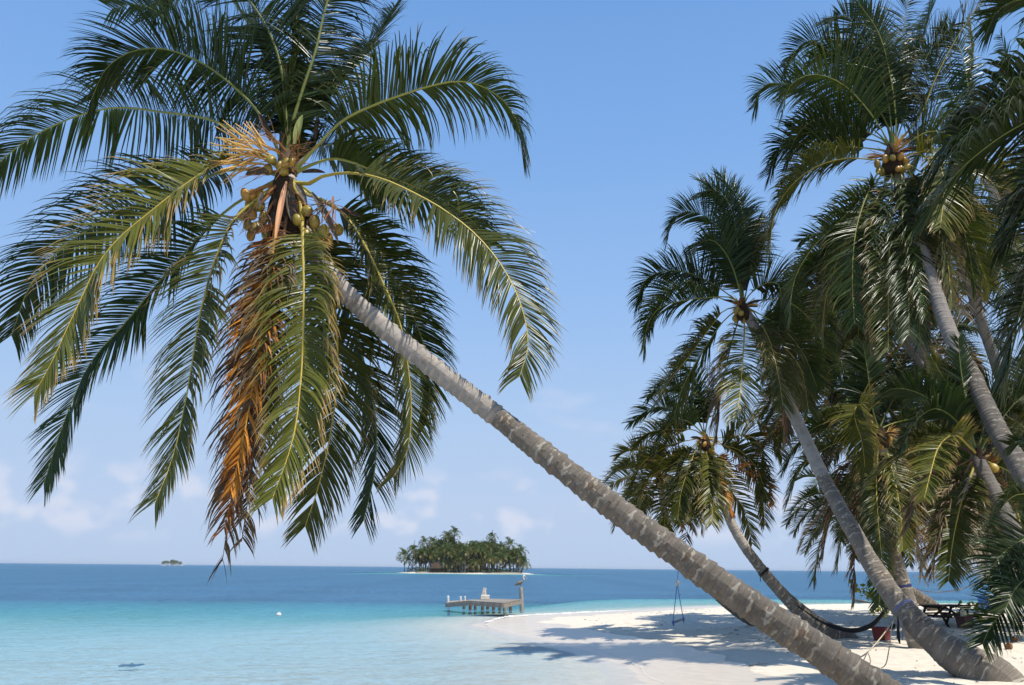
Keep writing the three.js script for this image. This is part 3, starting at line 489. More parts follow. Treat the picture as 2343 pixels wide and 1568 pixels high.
{ // palm with the blue rope
  const D = 27, { p, C, axis } = palm('brown palm behind the red tub, a dark blue rope knotted round its trunk', [[2104, 1478, 26.2], [2094, 1450, 26.2], [2084, 1400, 26.3], [2066, 1338, 26.4], [2048, 1270, 26.5], [2034, 1180, 26.6], [2020, 1080, 26.8], [2010, 985, 27]], [.33, .25, .225, .195, .18, .17, .165, .155], { trunk: { seed: 19, ds: .025, ring: .1 } });
  pixelFronds(p, C, D, [
    [-.6, 0, [1995, 930, 1985, 850, 1975, 790], { droop: .6, out: V3(-.1, 0, 1) }], [-1, 6, [1990, 960, 1965, 925, 1955, 950, 1972, 1010, 1980, 1080], { out: V3(-.5, 0, .9), width: .07 }], [.2, 1, [1980, 970, 1930, 960, 1870, 975, 1820, 1020, 1790, 1080], { droop: 1.7 }], [-.2, 1, [1975, 1000, 1900, 1020, 1830, 1075, 1800, 1150], { droop: 1.7 }], [-.6, 4, [1985, 1020, 1930, 1080, 1900, 1180, 1880, 1280], { droop: 1.5 }], [-.8, 2, [1990, 1020, 1960, 1090, 1930, 1180, 1915, 1300], { droop: 1.3 }],
    [-1.3, 2, [2010, 1020, 2005, 1100, 2010, 1200, 2020, 1300], { out: V3(0, 0, 1) }], [-1.1, 6, [2025, 1020, 2045, 1090, 2060, 1170, 2065, 1260], { out: V3(.2, 0, 1) }], [-.4, 1, [2040, 1000, 2110, 1060, 2140, 1150, 2150, 1250]], [.2, 1, [2040, 970, 2110, 960, 2170, 1000, 2200, 1080]], [.4, 0, [2030, 940, 2070, 880, 2120, 860, 2160, 890]], [-.3, 4, [1990, 1030, 1965, 1150, 1955, 1290, 1955, 1380], { droop: 1.8 }],
    [-.5, 5, [2030, 1030, 2080, 1120, 2100, 1230, 2110, 1320], { droop: 1.8 }], [.5, 2, [2050, 1030, 2130, 1120, 2180, 1230, 2200, 1310]], [.6, 0, [1990, 940, 1940, 880, 1890, 870, 1850, 900]], [.8, 1, [2000, 1000, 1930, 1120, 1880, 1230, 1860, 1330], { droop: 1.4 }], [-.5, 1, [2020, 1030, 2030, 1160, 2020, 1290, 2010, 1390], { out: V3(-.1, 0, 1) }],
  ], { seed: 24, cx: 2010, cy: 985, frond: { ...grove, leaf: 1.2 } });
  fruitHead(p, C.clone().add(V3(0, -.2, .2)), rng(37), { nuts: 9, sprays: 4, k: .9 });
}
{ // dark palm at the right edge, mid height
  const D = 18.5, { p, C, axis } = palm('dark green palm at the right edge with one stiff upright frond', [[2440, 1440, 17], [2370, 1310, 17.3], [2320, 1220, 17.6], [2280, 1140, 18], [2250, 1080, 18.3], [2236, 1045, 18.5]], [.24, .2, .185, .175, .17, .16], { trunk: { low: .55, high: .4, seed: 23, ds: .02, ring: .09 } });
  pixelFronds(p, C, D, [
    [-.4, 0, [2225, 1000, 2210, 920, 2198, 840, 2192, 775], { droop: .4, out: V3(-.1, 0, 1), leaf: .7 }], [0, 6, [2215, 985, 2185, 910, 2150, 850, 2130, 815], { droop: .5, leaf: .6 }], [-.2, 0, [2205, 990, 2150, 930, 2090, 895, 2040, 890, 2010, 910], { droop: .9 }], [-.9, 0, [2215, 1010, 2185, 960, 2140, 935, 2090, 970, 2060, 1040], { droop: 1.2 }], [-.5, 2, [2210, 1030, 2150, 1010, 2090, 1025, 2030, 1060, 1985, 1110], { droop: 1.4 }], [-1.5, 6, [2215, 1020, 2185, 995, 2150, 1020, 2130, 1080, 2115, 1140], { out: V3(-.5, 0, .9) }],
    [.2, 0, [2245, 1000, 2262, 920, 2290, 880, 2330, 900], { droop: 1 }], [-.2, 1, [2255, 1010, 2290, 960, 2345, 905, 2400, 900], { droop: 1.6 }], [-.6, 4, [2215, 1070, 2180, 1130, 2150, 1220, 2130, 1320], { droop: 1.7 }], [-.9, 2, [2225, 1080, 2200, 1150, 2180, 1240, 2170, 1330], { out: V3(-.3, 0, 1) }], [-.3, 1, [2265, 1060, 2310, 1080, 2350, 1140, 2370, 1220]], [.5, 1, [2260, 1030, 2320, 1020, 2370, 1060]], [-.4, 4, [2205, 1060, 2150, 1085, 2100, 1140, 2075, 1210], { droop: 1.8 }], [.3, 2, [2250, 1090, 2260, 1170, 2265, 1260]], [-.5, 5, [2240, 1090, 2235, 1180, 2220, 1270], { out: V3(0, 0, 1), droop: 1.7 }],
  ], { seed: 25, cx: 2236, cy: 1045, frond: { ...grove, leaf: 0.86, width: .052 } });
  fruitHead(p, C.clone().add(V3(0, -.05, .1)), rng(39), { nuts: 2, sprays: 1, sheaths: 2, k: .7 });
}
{ // far tall palm behind, its trunk at the right edge
  const { p, C, axis } = palm('tall thin palm behind the tallest one, bare trunk showing at the right edge', [[2420, 1100, 26], [2360, 800, 26], [2330, 630, 26], [2300, 530, 26], [2272, 440, 26], [2240, 335, 26]], [.22, .19, .18, .17, .165, .15], { trunk: { seed: 27, ds: .03 } });
  pixelFronds(p, C, 26, [[-.3, 1, [2228, 270, 2215, 200, 2195, 110, 2150, 60], { droop: .6 }], [.2, 6, [2230, 260, 2222, 180, 2222, 100, 2215, 40], { droop: .5, leaf: .6 }], [.4, 0, [2250, 270, 2280, 200, 2300, 130, 2290, 80], { droop: .7 }], [-.3, 0, [2215, 290, 2170, 200, 2120, 120, 2070, 110]], [.3, 6, [2270, 340, 2310, 390, 2340, 430, 2350, 500], { droop: 1.8 }], [-.5, 2, [2240, 370, 2270, 420, 2320, 440, 2370, 500], { droop: 1.8 }], [0, 5, [2250, 390, 2300, 470, 2320, 560], { droop: 1.8 }], [.6, 1, [2200, 330, 2150, 310, 2110, 340, 2080, 400]]], { seed: 26, cx: 2240, cy: 335, frond: { ...grove, leaf: 1.08, width: .09, n: 56 } });
  fruitHead(p, C, rng(43), { nuts: 4, sprays: 2, k: .8 });
}
{ // close palm whose trunk stands out of the frame
  const D = 10.5, { p, C, axis } = palm('close palm outside the frame whose dark fronds reach in at the upper right', [[2700, 1500, 10], [2660, 1000, 10.2], [2600, 620, 10.4], [2560, 330, 10.5]], [.26, .2, .17, .16, .15], { trunk: { seed: 29, ds: .04 } });
  pixelFronds(p, C, D, [[-.2, 0, [2480, 200, 2400, 175, 2330, 205, 2244, 264, 2180, 320, 2140, 390], { droop: 1.8 }], [-.6, 0, [2490, 250, 2410, 255, 2310, 300, 2200, 385, 2130, 470], { droop: 1.6 }], [.2, 0, [2500, 300, 2420, 350, 2350, 440, 2300, 540], { droop: 1.5 }], [.3, 0, [2480, 420, 2410, 540, 2342, 690, 2316, 770, 2300, 860], { droop: 1.1 }], [.3, 0, [2500, 180, 2440, 60, 2380, 0, 2310, 5, 2270, 40], { droop: 1.4 }], [-.4, 1, [2520, 420, 2440, 560, 2390, 700, 2350, 840], { droop: 1 }]], { seed: 27, cx: 2560, cy: 330, frond: { ...grove, n: 120, width: .05, leaf: 1.5, segs: 5 } });
  growCrown(p, C, axis, { seed: 61, n: 9, len: 3.6, skip: (o) => o.x < .2 });
}
{ // low young palm out of the frame, bottom right
  const D = 13, { p, C, axis } = palm('young palm outside the frame whose low fronds hang in at the lower right', [[2480, 1640, 12.8], [2470, 1480, 12.9], [2450, 1240, 13]], [.22, .16, .14, .12], { trunk: { seed: 31, ds: .04 } });
  pixelFronds(p, C, D, [[-.3, 0, [2400, 1215, 2342, 1235, 2300, 1262, 2270, 1300, 2258, 1335], { droop: .9, leaf: .75, roll: .95, out: V3(-1, 0, .2) }], [-.5, 0, [2420, 1310, 2342, 1372, 2290, 1405, 2262, 1442, 2248, 1475], { droop: .9, leaf: .8, roll: .95, out: V3(-1, 0, .2) }, ], [-.7, 0, [2430, 1290, 2370, 1310, 2325, 1345, 2300, 1395], { droop: 1, leaf: .75, roll: .9, out: V3(-1, 0, .3) }], [0, 1, [2400, 1170, 2340, 1130, 2300, 1150, 2270, 1200], { droop: 1.6, leaf: .6 }], [.3, 0, [2430, 1150, 2390, 1050, 2350, 1010, 2310, 1020], { leaf: .6 }]], { seed: 28, cx: 2450, cy: 1240, frond: { ...grove, n: 100, width: .042, segs: 5 } });
}
// palms deeper in the grove, seen between the others
const deep = (label, pix, radii, seed, o) => { const { p, C, axis } = palm(label, pix, radii, { trunk: { seed, ds: .04, sides: 14, low: .75, high: .6 } }); growCrown(p, C, axis, { seed: seed * 3, n: 24, len: 3.8, leaflets: 74, segs: 3, width: .075, leafLen: 1.15, ...o }); fruitHead(p, C, rng(seed), { nuts: 5, sprays: 2, sheaths: 2, k: .8 }); };
deep('palm behind the two front crowns with pale sunlit fronds at its left', [[2420, 1330, 33], [2280, 1080, 33], [2150, 900, 33], [2075, 790, 33], [2010, 690, 33], [1965, 630, 33]], [.24, .2, .18, .17, .16, .15], 51, { len: 4.2, yellow: .3 });
deep('palm deep in the grove between the slender palm and the tallest one', [[2470, 1400, 35], [2250, 1200, 34], [2050, 1010, 32], [1905, 900, 31]], [.25, .19, .17, .15], 53, { len: 4 });
deep('low leaning palm behind the picnic table, its crown behind the slender trunk', [[2152, 1402, 48], [2120, 1378, 48], [2040, 1324, 47.5], [1975, 1250, 47], [1935, 1150, 46]], [.36, .27, .22, .2, .17], 57, { len: 3.7, dead: .7 });
deep('palm at the right behind the dark green one, crown half hidden', [[2440, 1380, 28], [2400, 1250, 28], [2360, 1080, 28], [2340, 980, 28]], [.24, .19, .17, .15], 59, { len: 3.6, yellow: .3 });
deep('short palm behind the blue barrel with a shaggy fibrous stem', [[2282, 1402, 46], [2305, 1350, 46], [2330, 1290, 46], [2345, 1200, 46]], [.45, .38, .32, .24], 63, { len: 3.4, yellow: .25 });
deep('palm at the back of the grove under the dark green crown', [[2470, 1400, 36], [2330, 1290, 36], [2210, 1180, 36], [2130, 1090, 36]], [.24, .18, .16, .15], 67, { len: 4, dead: .7 });
deep('palm crown filling the gap left of the tallest palm, low behind it', [[2490, 1390, 40], [2250, 1120, 39], [2020, 890, 38], [1890, 760, 37]], [.28, .2, .18, .16], 71, { len: 4.2, dead: .6 });
deep('palm standing behind the tallest trunk with dull hanging fronds', [[2490, 1390, 38], [2330, 1130, 37], [2190, 890, 36], [2110, 760, 35]], [.28, .2, .18, .16], 73, { len: 4, dead: .8 });
deep('palm behind the brown blue-roped trunk, crown low and shaggy', [[2490, 1400, 41], [2310, 1300, 41], [2160, 1200, 41], [2080, 1120, 41]], [.28, .2, .18, .16], 79, { len: 4.2, dead: .8, yellow: .2 });
deep('palm crown at the far right behind the dark green one', [[2400, 1400, 33], [2350, 1280, 33], [2310, 1180, 33], [2290, 1110, 33]], [.26, .2, .18, .16], 83, { len: 3.8, dead: .6, yellow: .25 });
deep('palm behind the tallest crown at the right, its fronds under that crown', [[2420, 1380, 29], [2330, 1000, 28.5], [2240, 720, 28], [2185, 560, 28]], [.27, .2, .18, .16], 89, { len: 3.6, dead: .5 });
deep('palm between the slender crown and the tallest, dark and half hidden', [[2490, 1390, 34], [2270, 1060, 33], [2090, 770, 31], [1985, 600, 30.5]], [.27, .2, .18, .16], 97, { len: 3.9, dead: .5 });
deep('palm whose crown fills the middle of the grove above the blue-roped trunk', [[2490, 1395, 38], [2330, 1220, 37], [2180, 1060, 36], [2085, 950, 35]], [.28, .2, .18, .16], 101, { len: 4.2, dead: .6 });
deep('palm farthest back at the right, crown over the blue barrel', [[2490, 1400, 39], [2400, 1300, 39], [2310, 1210, 38], [2240, 1150, 38]], [.28, .2, .18, .16], 103, { len: 4, dead: .6 });
console.log('grove ready');

// ---------------------------------------------------------------- things under the palms
const ropeMat = (c) => std({ color: rgb(...c), roughness: .9 });
const tan = ropeMat([.52, .42, .26]), blueRope = ropeMat([.018, .028, .13]), blackCloth = std({ color: rgb(.012, .012, .014), roughness: .95 }), whiteRope = ropeMat([.72, .71, .68]);
const woodGrain = dataTexture(256, (u, v) => { const g = .62 + .2 * tiled(u * .15, v, 20, 3, 3) + .12 * tiled(u, v, 5, 8, 3); return [g, g * .97, g * .93]; }, true);
const wood = (r, g, b) => std({ color: rgb(r, g, b), map: woodGrain, roughness: .88 });
const darkWood = wood(.075, .055, .045), greyWood = wood(.86, .82, .75), greyWood2 = wood(.78, .73, .65), postWood = wood(.34, .26, .18), whitePaint = std({ color: rgb(.78, .77, .74), roughness: .8, map: sandTint }), rustWood = wood(.38, .20, .07);
const onSand = (x, y) => { let p = onPlane(x, y, .4); for (let i = 0; i < 6; i++) p = onPlane(x, y, sandHeight(p.x, p.z)); return p; };
function wrap(a, b, t, r, turns) { const P = a.clone().lerp(b, t), d = b.clone().sub(a).normalize(), n = new THREE.Vector3().crossVectors(d, V3(0, 0, 1)).normalize(), q = new THREE.Vector3().crossVectors(d, n), pts = []; for (let i = 0; i <= turns * 12; i++) { const an = i / 12 * 6.283; pts.push(P.clone().addScaledVector(n, Math.cos(an) * r).addScaledVector(q, Math.sin(an) * r).addScaledVector(d, i * .004)); } return pts; }
{
  const a = at(2050, 1374, 20.9), b = at(2105, 1434, 20.4);
  single('tied_cord', 'thin pale blue cord wound round the slender leaning trunk', 'cord', tube(wrap(a, b, .25, .285, 2), .013, 6, 60), std({ color: rgb(.14, .19, .42), roughness: .8 }));
  const c = at(2066, 1338, 26.4), d = at(2084, 1400, 26.3);
  single('blue_rope', 'dark blue rope wound and knotted round the brown palm trunk', 'rope', tube(wrap(c, d, .0, .235, 2), .02, 6, 60), blueRope);
  const e = at(1740, 1300, 30), f = at(1795, 1364, 29.8);
  single('black_strap', 'black strap with hanging ends tied round the curved hammock palm', 'strap', mergeGeometries([tube(wrap(e, f, .1, .215, 2), .02, 6, 40), tube([at(1737, 1308, 29.7), at(1739, 1322, 29.65), at(1740, 1331, 29.6)], .012, 5, 8), tube([at(1745, 1312, 29.7), at(1746, 1320, 29.65), at(1746, 1326, 29.6)], .01, 5, 8)]), blackCloth);
}
{ // hammock
  const h = thing('hammock', 'black hammock slung between the curved palm and the blue-roped palm', 'hammock', onSand(1950, 1455));
  const pts = [at(1838, 1396, 29.4), at(1875, 1421, 29.1), at(1915, 1437, 28.7), at(1955, 1443, 28.2), at(1995, 1430, 27.6), at(2020, 1404, 27.2), at(2040, 1378, 26.8)];
  part('sling', move(tube(pts, [.025, .05, .085, .10, .085, .055, .025], 10, 40, .8), h.position), blackCloth, h);
  part('rope', move(tube([pts[6], at(2052, 1360, 26.4), at(2063, 1341, 26.1)], .018, 6, 8), h.position), blueRope, h);
  part('rope', move(tube([pts[0], at(1825, 1388, 29.5), at(1815, 1380, 29.6)], .018, 6, 8), h.position), blackCloth, h);
}
{ // swing
  const D = 33.6, top = at(1556, 1262, D), s = thing('rope_swing', 'rope swing with a plank seat and white float hanging over the bright sand', 'swing', onSand(1551, 1432));
  const fl = at(1549, 1335, D), l = at(1539.5, 1424, D - .15), r = at(1563, 1416, D + .2);
  const rope = std({ color: rgb(.10, .17, .45), roughness: .85 });
  part('hanging_rope', move(tube([top, top.clone().lerp(fl, .5), fl], .016, 5, 8), s.position), rope, s);
  part('rope', move(tube([fl, fl.clone().lerp(l, .5), l], .016, 5, 8), s.position), rope, s); part('rope', move(tube([fl, fl.clone().lerp(r, .5), r], .016, 5, 8), s.position), rope, s);
  part('float', move(tube([at(1549, 1328, D), at(1549.5, 1335, D), at(1549, 1343, D)], [.03, .085, .09, .08, .02], 8, 12), s.position), whitePaint, s);
  part('seat', move(beam(l.clone().add(V3(0, -.02, 0)), r.clone().add(V3(0, -.02, 0)), .17, .035), s.position), greyWood, s);
  for (const q of [l, r]) part('knot', move(tube([q.clone().add(V3(0, .05, 0)), q.clone().add(V3(0, -.05, .06)), q.clone().add(V3(0, -.14, .04))], [.035, .045, .02], 6, 8), s.position), rope, s);
}
{ // ropes in the sand
  single('tan_rope', 'thin tan rope stretched from the slender palm to the great trunk', 'rope', tube([at(2049, 1412, 20.40), at(2030, 1440, 19.2), at(1985, 1493, 14), at(1950, 1512, 10.4)], .012, 5, 30), tan);
  const g1 = onSand(2017, 1531), g2 = onSand(1988, 1534), g3 = onSand(1978, 1522);
  for (const g of [g1, g2, g3]) g.y += .02;
  single('tan_rope', 'loose tan rope dropping from the slender palm and trailing on the sand', 'rope', tube([at(2047, 1412, 20.40), at(2041, 1432, 20.20), at(2034, 1487, 19.9), g1, g2, g3], .013, 5, 40), tan);
  const m = at(1984, 1494, 14);
  single('rope_loop', 'open loop of tan rope hanging from the stretched rope', 'rope', tube([m, at(1976, 1512, 14), at(1973, 1524, 14), at(1982, 1530, 14), at(1991, 1518, 14), at(1990, 1505, 14), m.clone().add(V3(.01, 0, 0))], .009, 5, 36), tan);
  const b = thing('hanging_bundle', 'black net bundle hanging from the slender palm beside the red tub', 'bundle', at(2056, 1474, 20.40));
  part('black_net', move(tube([at(2054, 1408, 20.40), at(2055, 1426, 20.40), at(2055, 1450, 20.40), at(2057, 1465, 20.40), at(2059, 1474, 20.40)], [.01, .03, .04, .055, .06, .02], 8, 18, .6), b.position), blackCloth, b);
  part('grey_net', move(tube([at(2052, 1408, 20.45), at(2064, 1430, 20.45), at(2066, 1450, 20.45), at(2064, 1466, 20.45)], [.008, .018, .025, .015], 6, 16), b.position), std({ color: rgb(.25, .27, .30), roughness: .9 }), b);
  part('knot', move(tube([at(2037, 1428, 20.30), at(2040, 1432, 20.25), at(2038, 1439, 20.20), at(2044, 1436, 20.20), at(2046, 1430, 20.30)], .03, 7, 20), b.position), blackCloth, b);
}
function tub(name, label, w, d, h, p, turn, mat, lip = .06) {
  const t = thing(name, label, 'tub', p); t.rotation.y = turn;
  const wall = (ax, az, bx, bz) => { const s = .86, mb = new MB(), q = [[ax * s, 0, az * s], [bx * s, 0, bz * s], [bx, h, bz], [ax, h, az]], i = [[.93, 0], [.93, 0]]; const th = .94; const o = q.map((v) => mb.v(v[0], v[1], v[2], 1, 1, 1, v[0] + v[2], v[1])), n = q.map((v) => mb.v(v[0] * th, v[1], v[2] * th, 1, 1, 1, v[0], v[1])); mb.t(o[0], o[1], o[2]); mb.t(o[0], o[2], o[3]); mb.t(n[0], n[2], n[1]); mb.t(n[0], n[3], n[2]); mb.t(o[3], o[2], n[2]); mb.t(o[3], n[2], n[3]); const g = mb.geo().toNonIndexed(); g.computeVertexNormals(); return g; };
  const x = w / 2, z = d / 2, c = [[-x, -z], [x, -z], [x, z], [-x, z]];
  for (let i = 0; i < 4; i++) part('side_panel', wall(...c[i], ...c[(i + 1) % 4]), mat, t);
  for (let i = 0; i < 4; i++) { const a = c[i], b = c[(i + 1) % 4]; part('rim', beam(V3(a[0] * 1.06, h, a[1] * 1.06), V3(b[0] * 1.06, h, b[1] * 1.06), .05, lip), mat, t); }
  part('base', new THREE.BoxGeometry(w * .84, .03, d * .84).translate(0, .02, 0), mat, t); return t;
}
const redPlastic = std({ color: rgb(.19, .018, .022), roughness: .55, map: sandTint });
tub('red_tub', 'dark red square tub on the sand under the hammock end', .44, .44, .40, onSand(2018, 1466), .75, redPlastic);
tub('red_box', 'dark maroon box on the sand beside the picnic table', .55, .42, .42, onSand(2209, 1437), .45, std({ color: rgb(.085, .028, .026), roughness: .7, map: sandTint }));
{ const p = onSand(2209, 1437); p.y += .43; const g = new THREE.LatheGeometry([[0, 0], [.1, 0], [.115, .03], [.115, .2], [.08, .25], [.045, .26], [.045, .3], [0, .3]].map(([x, y]) => new THREE.Vector2(x, y)), 14); const m = single('cream_jug', 'small cream plastic jug on top of the maroon box', 'jug', g, std({ color: rgb(.62, .55, .40), roughness: .6 })); m.position.copy(p);
  const lid = part('jug_lid', new THREE.CylinderGeometry(.05, .05, .03, 12).translate(0, .31, 0), std({ color: rgb(.3, .25, .2), roughness: .6 }), m); }
{ // picnic table
  const p = onSand(2168, 1433), t = thing('picnic_table', 'dark weathered wooden picnic table in the shade of the grove', 'picnic table', p); t.rotation.y = .42;
  const L = 2.0; t.scale.setScalar(1.12);
  for (let i = 0; i < 6; i++) part('table_plank', beam(V3(-L / 2, .74, -.4 + i * .16), V3(L / 2 + (i % 2) * .03, .74 + (i % 3) * .004, -.4 + i * .16), .15, .04), darkWood, t);
  for (const s of [-1, 1]) for (let i = 0; i < 2; i++) part('bench_plank', beam(V3(-L / 2, .43, s * (.62 + i * .15)), V3(L / 2, .43, s * (.62 + i * .15)), .14, .04), darkWood, t);
  for (const x of [-.72, .72]) { for (const s of [-1, 1]) part('leg', beam(V3(x, -.02, s * .62), V3(x, .71, s * .26), .05, .1, V3(1, 0, 0)), darkWood, t); part('bench_support', beam(V3(x + .06, .38, -.76), V3(x + .06, .38, .76), .045, .09), darkWood, t); part('cleat', beam(V3(x + .055, .69, -.38), V3(x + .055, .69, .38), .045, .07), darkWood, t); }
  part('brace', beam(V3(-.7, .36, 0), V3(0, .68, 0), .05, .08), darkWood, t); part('brace', beam(V3(.7, .36, 0), V3(0, .68, 0), .05, .08), darkWood, t);
}
{ // blue barrel
  const p = onSand(2256, 1402), b = thing('blue_barrel', 'blue plastic barrel standing behind the low hanging fronds', 'barrel', p), blue = std({ color: rgb(.03, .17, .50), roughness: .45 });
  part('shell', new THREE.LatheGeometry([[0, 0], [.25, 0], [.27, .03], [.29, .28], [.305, .3], [.305, .33], [.295, .35], [.32, .62], [.335, .64], [.335, .67], [.325, .69], [.35, .9], [.33, .91], [.31, .7], [0, .68]].map(([x, y]) => new THREE.Vector2(x, y)), 28), blue, b);
  part('handle_rope', tube([V3(.1, .8, .36), V3(.02, .6, .42), V3(-.12, .45, .42), V3(-.3, .3, .5), V3(-.5, .1, .6)], .018, 6, 20), whiteRope, b);
}
single('clothes_line', 'upper white line strung between the grove palms over the sea', 'line', tube([at(2090, 1318, 30), at(2113, 1321, 30), at(2166, 1321, 30), at(2208, 1314, 30), at(2260, 1301, 29.6), at(2330, 1285, 29)], .024, 6, 40), whiteRope);
single('clothes_line', 'lower grey line sagging between the grove palms', 'line', tube([at(2095, 1348, 30), at(2113, 1353, 30), at(2155, 1355, 30), at(2197, 1349, 30), at(2240, 1334, 29.6), at(2310, 1310, 29)], .02, 6, 40), ropeMat([.5, .48, .44]));
{ // boat at the edge
  const p = onPlane(2378, 1357, 0); p.y = -.15; const b = thing('blue_boat', 'blue boat floating on the sea at the right edge of the picture', 'boat', p); b.rotation.y = .12;
  const mb = new MB(), n = 16; for (let i = 0; i <= n; i++) { const t = i / n * 2 - 1, x = t * 3, w = .75 * Math.pow(Math.max(0, 1 - t * t), .55) + .02, sh = .62 + .32 * t * t; for (let k = 0; k <= 8; k++) { const a = (k / 8 - .5) * Math.PI; mb.v(x, .1 + sh * (1 - Math.pow(Math.cos(a), 1.4)), Math.sin(a) * w, 1, 1, 1, x, k / 8); } }
  for (let i = 0; i < n; i++) for (let k = 0; k < 8; k++) { const a = i * 9 + k; mb.t(a, a + 1, a + 9); mb.t(a + 1, a + 10, a + 9); }
  part('hull', mb.geo(), std({ color: rgb(.02, .05, .26), roughness: .4 }), b);
  for (const s of [-1, 1]) { const pts = []; for (let i = 0; i <= 12; i++) { const t = i / 12 * 2 - 1; pts.push(V3(t * 3, .73 + .32 * t * t, s * (.76 * Math.pow(Math.max(0, 1 - t * t), .55) + .02))); } part('gunwale', tube(pts, .035, 6, 30), std({ color: rgb(.6, .62, .66), roughness: .5 }), b); }
  for (const x of [-1.2, .2, 1.5]) part('thwart', beam(V3(x, .55, -.6), V3(x, .55, .6), .22, .03), greyWood, b);
}
single('driftwood_log', 'pale driftwood log lying near the far waterline', 'log', (() => { const a = onSand(1953, 1378), b = onSand(1990, 1381); a.y += .12; b.y += .05; return trunkGeo([a, a.clone().lerp(b, .5).add(V3(0, .03, .1)), b], [.16, .15, .09, .04], { ds: .05, sides: 12, seed: 3, ring: .3 }); })(), std({ color: rgb(.75, .6, .48), map: barkColour, roughness: .9, vertexColors: true }));
{ const R = rng(91), husk = std({ color: rgb(.24, .10, .045), roughness: 1, bumpMap: barkBump, bumpScale: .03 });
  for (const [x, y, l] of [[2321, 1470, 'brown coconut husk on the sand, the one farther from the slender palm'], [2309, 1486, 'brown coconut husk on the sand nearest the thick palm base']]) { const q = onSand(x, y), m = single('coconut_husk', l, 'coconut husk', nutShape, husk); m.position.set(q.x, q.y + .08, q.z); m.scale.set(.15, .1, .12); m.rotation.set(R(), R() * 3, R()); } }
{ const a = onSand(1714, 1527), b = onSand(1757, 1522); for (const q of [a, b]) q.y += .03; single('fallen_twig', 'thin dark twig lying on the shaded sand under the great trunk', 'twig', mergeGeometries([tube([a, a.clone().lerp(b, .5).add(V3(0, .03, .1)), b], [.014, .01, .004], 5, 12), tube([a.clone().lerp(b, .4).add(V3(0, .02, .08)), a.clone().lerp(b, .7).add(V3(0, .05, -.2))], [.008, .003], 4, 6)]), std({ color: rgb(.06, .045, .03), roughness: 1 })); }
{ // bits of dry leaf, husk and twig strewn on the sand
  const R = rng(404), mb = new MB(), tones = [[.10, .07, .04], [.20, .14, .08], [.06, .045, .03], [.30, .20, .10]];
  for (let i = 0; i < 2600; i++) {
    const a = rad(-2 + 42 * R()), r = 12 + 42 * Math.pow(R(), .8), x = Math.sin(a) * r, z = -Math.cos(a) * r; if (noise(x * .35, z * .35, 70) < .02) continue;
    const h = sandHeight(x, z); if (h < .22) continue;
    const c = tones[Math.floor(R() * 4)], l = .03 + .10 * R() * R() + (R() < .04 ? .2 : 0), w = .008 + .022 * R(), an = R() * 6.28, dx = Math.cos(an), dz = Math.sin(an), y = h + .012, t = .02 * R();
    const q = [mb.v(x - dx * l, y, z - dz * l, ...c), mb.v(x - dz * w, y + t, z + dx * w, ...c), mb.v(x + dx * l, y + t * .5, z + dz * l, ...c), mb.v(x + dz * w, y, z - dx * w, ...c)], m = mb.v(x, y + t + .012, z, ...c);
    for (let k = 0; k < 4; k++) mb.t(q[k], q[(k + 1) % 4], m);
  }
  structure('beach_litter', mb.geo(), deadMat, 'stuff', 'scattered dry leaf bits and twigs on the sand');
}
// broad-leaved shrubs
function shrub(label, base, pixLeaves, size, seed, tones) {
  const s = thing('shrub', label, 'shrub', base), R = rng(seed), mb = new MB(), stems = [];
  for (const [x, y, D, count, spread] of pixLeaves) {
    const c = at(x, y, D); stems.push(tube([base.clone(), base.clone().lerp(c, .5).add(V3((R() - .5) * .3, .1, 0)), c], [.03, .02, .01], 5, 10));
    for (let i = 0; i < count; i++) {
      const q = c.clone().add(V3((R() - .5) * spread * 1.6, (R() - .5) * spread, (R() - .5) * spread)), d = V3(R() - .5, R() - .35, R() - .5).normalize(), u = new THREE.Vector3().crossVectors(d, V3(R() - .5, R(), R() - .5)).normalize(), l = size * (.7 + .6 * R()), w = l * .36, t = tones[Math.floor(R() * tones.length)], k = .8 + .4 * R(), nn = new THREE.Vector3().crossVectors(d, u);
      const a = mb.v(q.x, q.y, q.z, t[0] * k, t[1] * k, t[2] * k), f = (s1, s2, s3) => { const v = q.clone().addScaledVector(d, l * s1).addScaledVector(u, w * s2).addScaledVector(nn, w * s3); return mb.v(v.x, v.y, v.z, t[0] * k, t[1] * k, t[2] * k); };
      const l1 = f(.35, -1, .3), r1 = f(.35, 1, .3), l2 = f(.75, -.8, .2), r2 = f(.75, .8, .2), m1 = f(.5, 0, 0), e = f(1, 0, -.1);
      mb.t(a, m1, l1); mb.t(a, r1, m1); mb.t(l1, m1, l2); mb.t(m1, r1, r2); mb.t(l2, m1, e); mb.t(m1, r2, e);
    }
  }
  part('foliage', move(mb.geo(), base), leafMat, s); part('stem', move(mergeGeometries(stems), base), std({ color: rgb(.16, .11, .07), roughness: 1 }), s);
}
const lime = [[.20, .24, .03], [.30, .28, .04], [.11, .17, .025]];
shrub('yellow-green broad-leaved shrub behind the hammock rope', onSand(2022, 1412), [[1975, 1350, 34, 26, .5], [1998, 1352, 34, 30, .5], [2020, 1362, 34, 26, .5], [2018, 1384, 34, 22, .4], [2035, 1398, 34, 26, .5], [2050, 1352, 34, 18, .4], [2008, 1398, 34, 16, .4]], .19, 5, lime);
shrub('low green plant between the picnic table and the blue barrel', onSand(2222, 1416), [[2215, 1396, 36, 20, .5], [2228, 1400, 36, 22, .5], [2190, 1402, 36, 14, .4], [2236, 1404, 36, 12, .4]], .24, 7, lime);
shrub('bright green leafy shrub at the right edge behind the boat', onSand(2350, 1408), [[2345, 1318, 27, 20, .4], [2360, 1330, 27, 20, .4], [2352, 1360, 27, 18, .4]], .2, 9, [[.10, .2, .03], [.16, .24, .04]]);

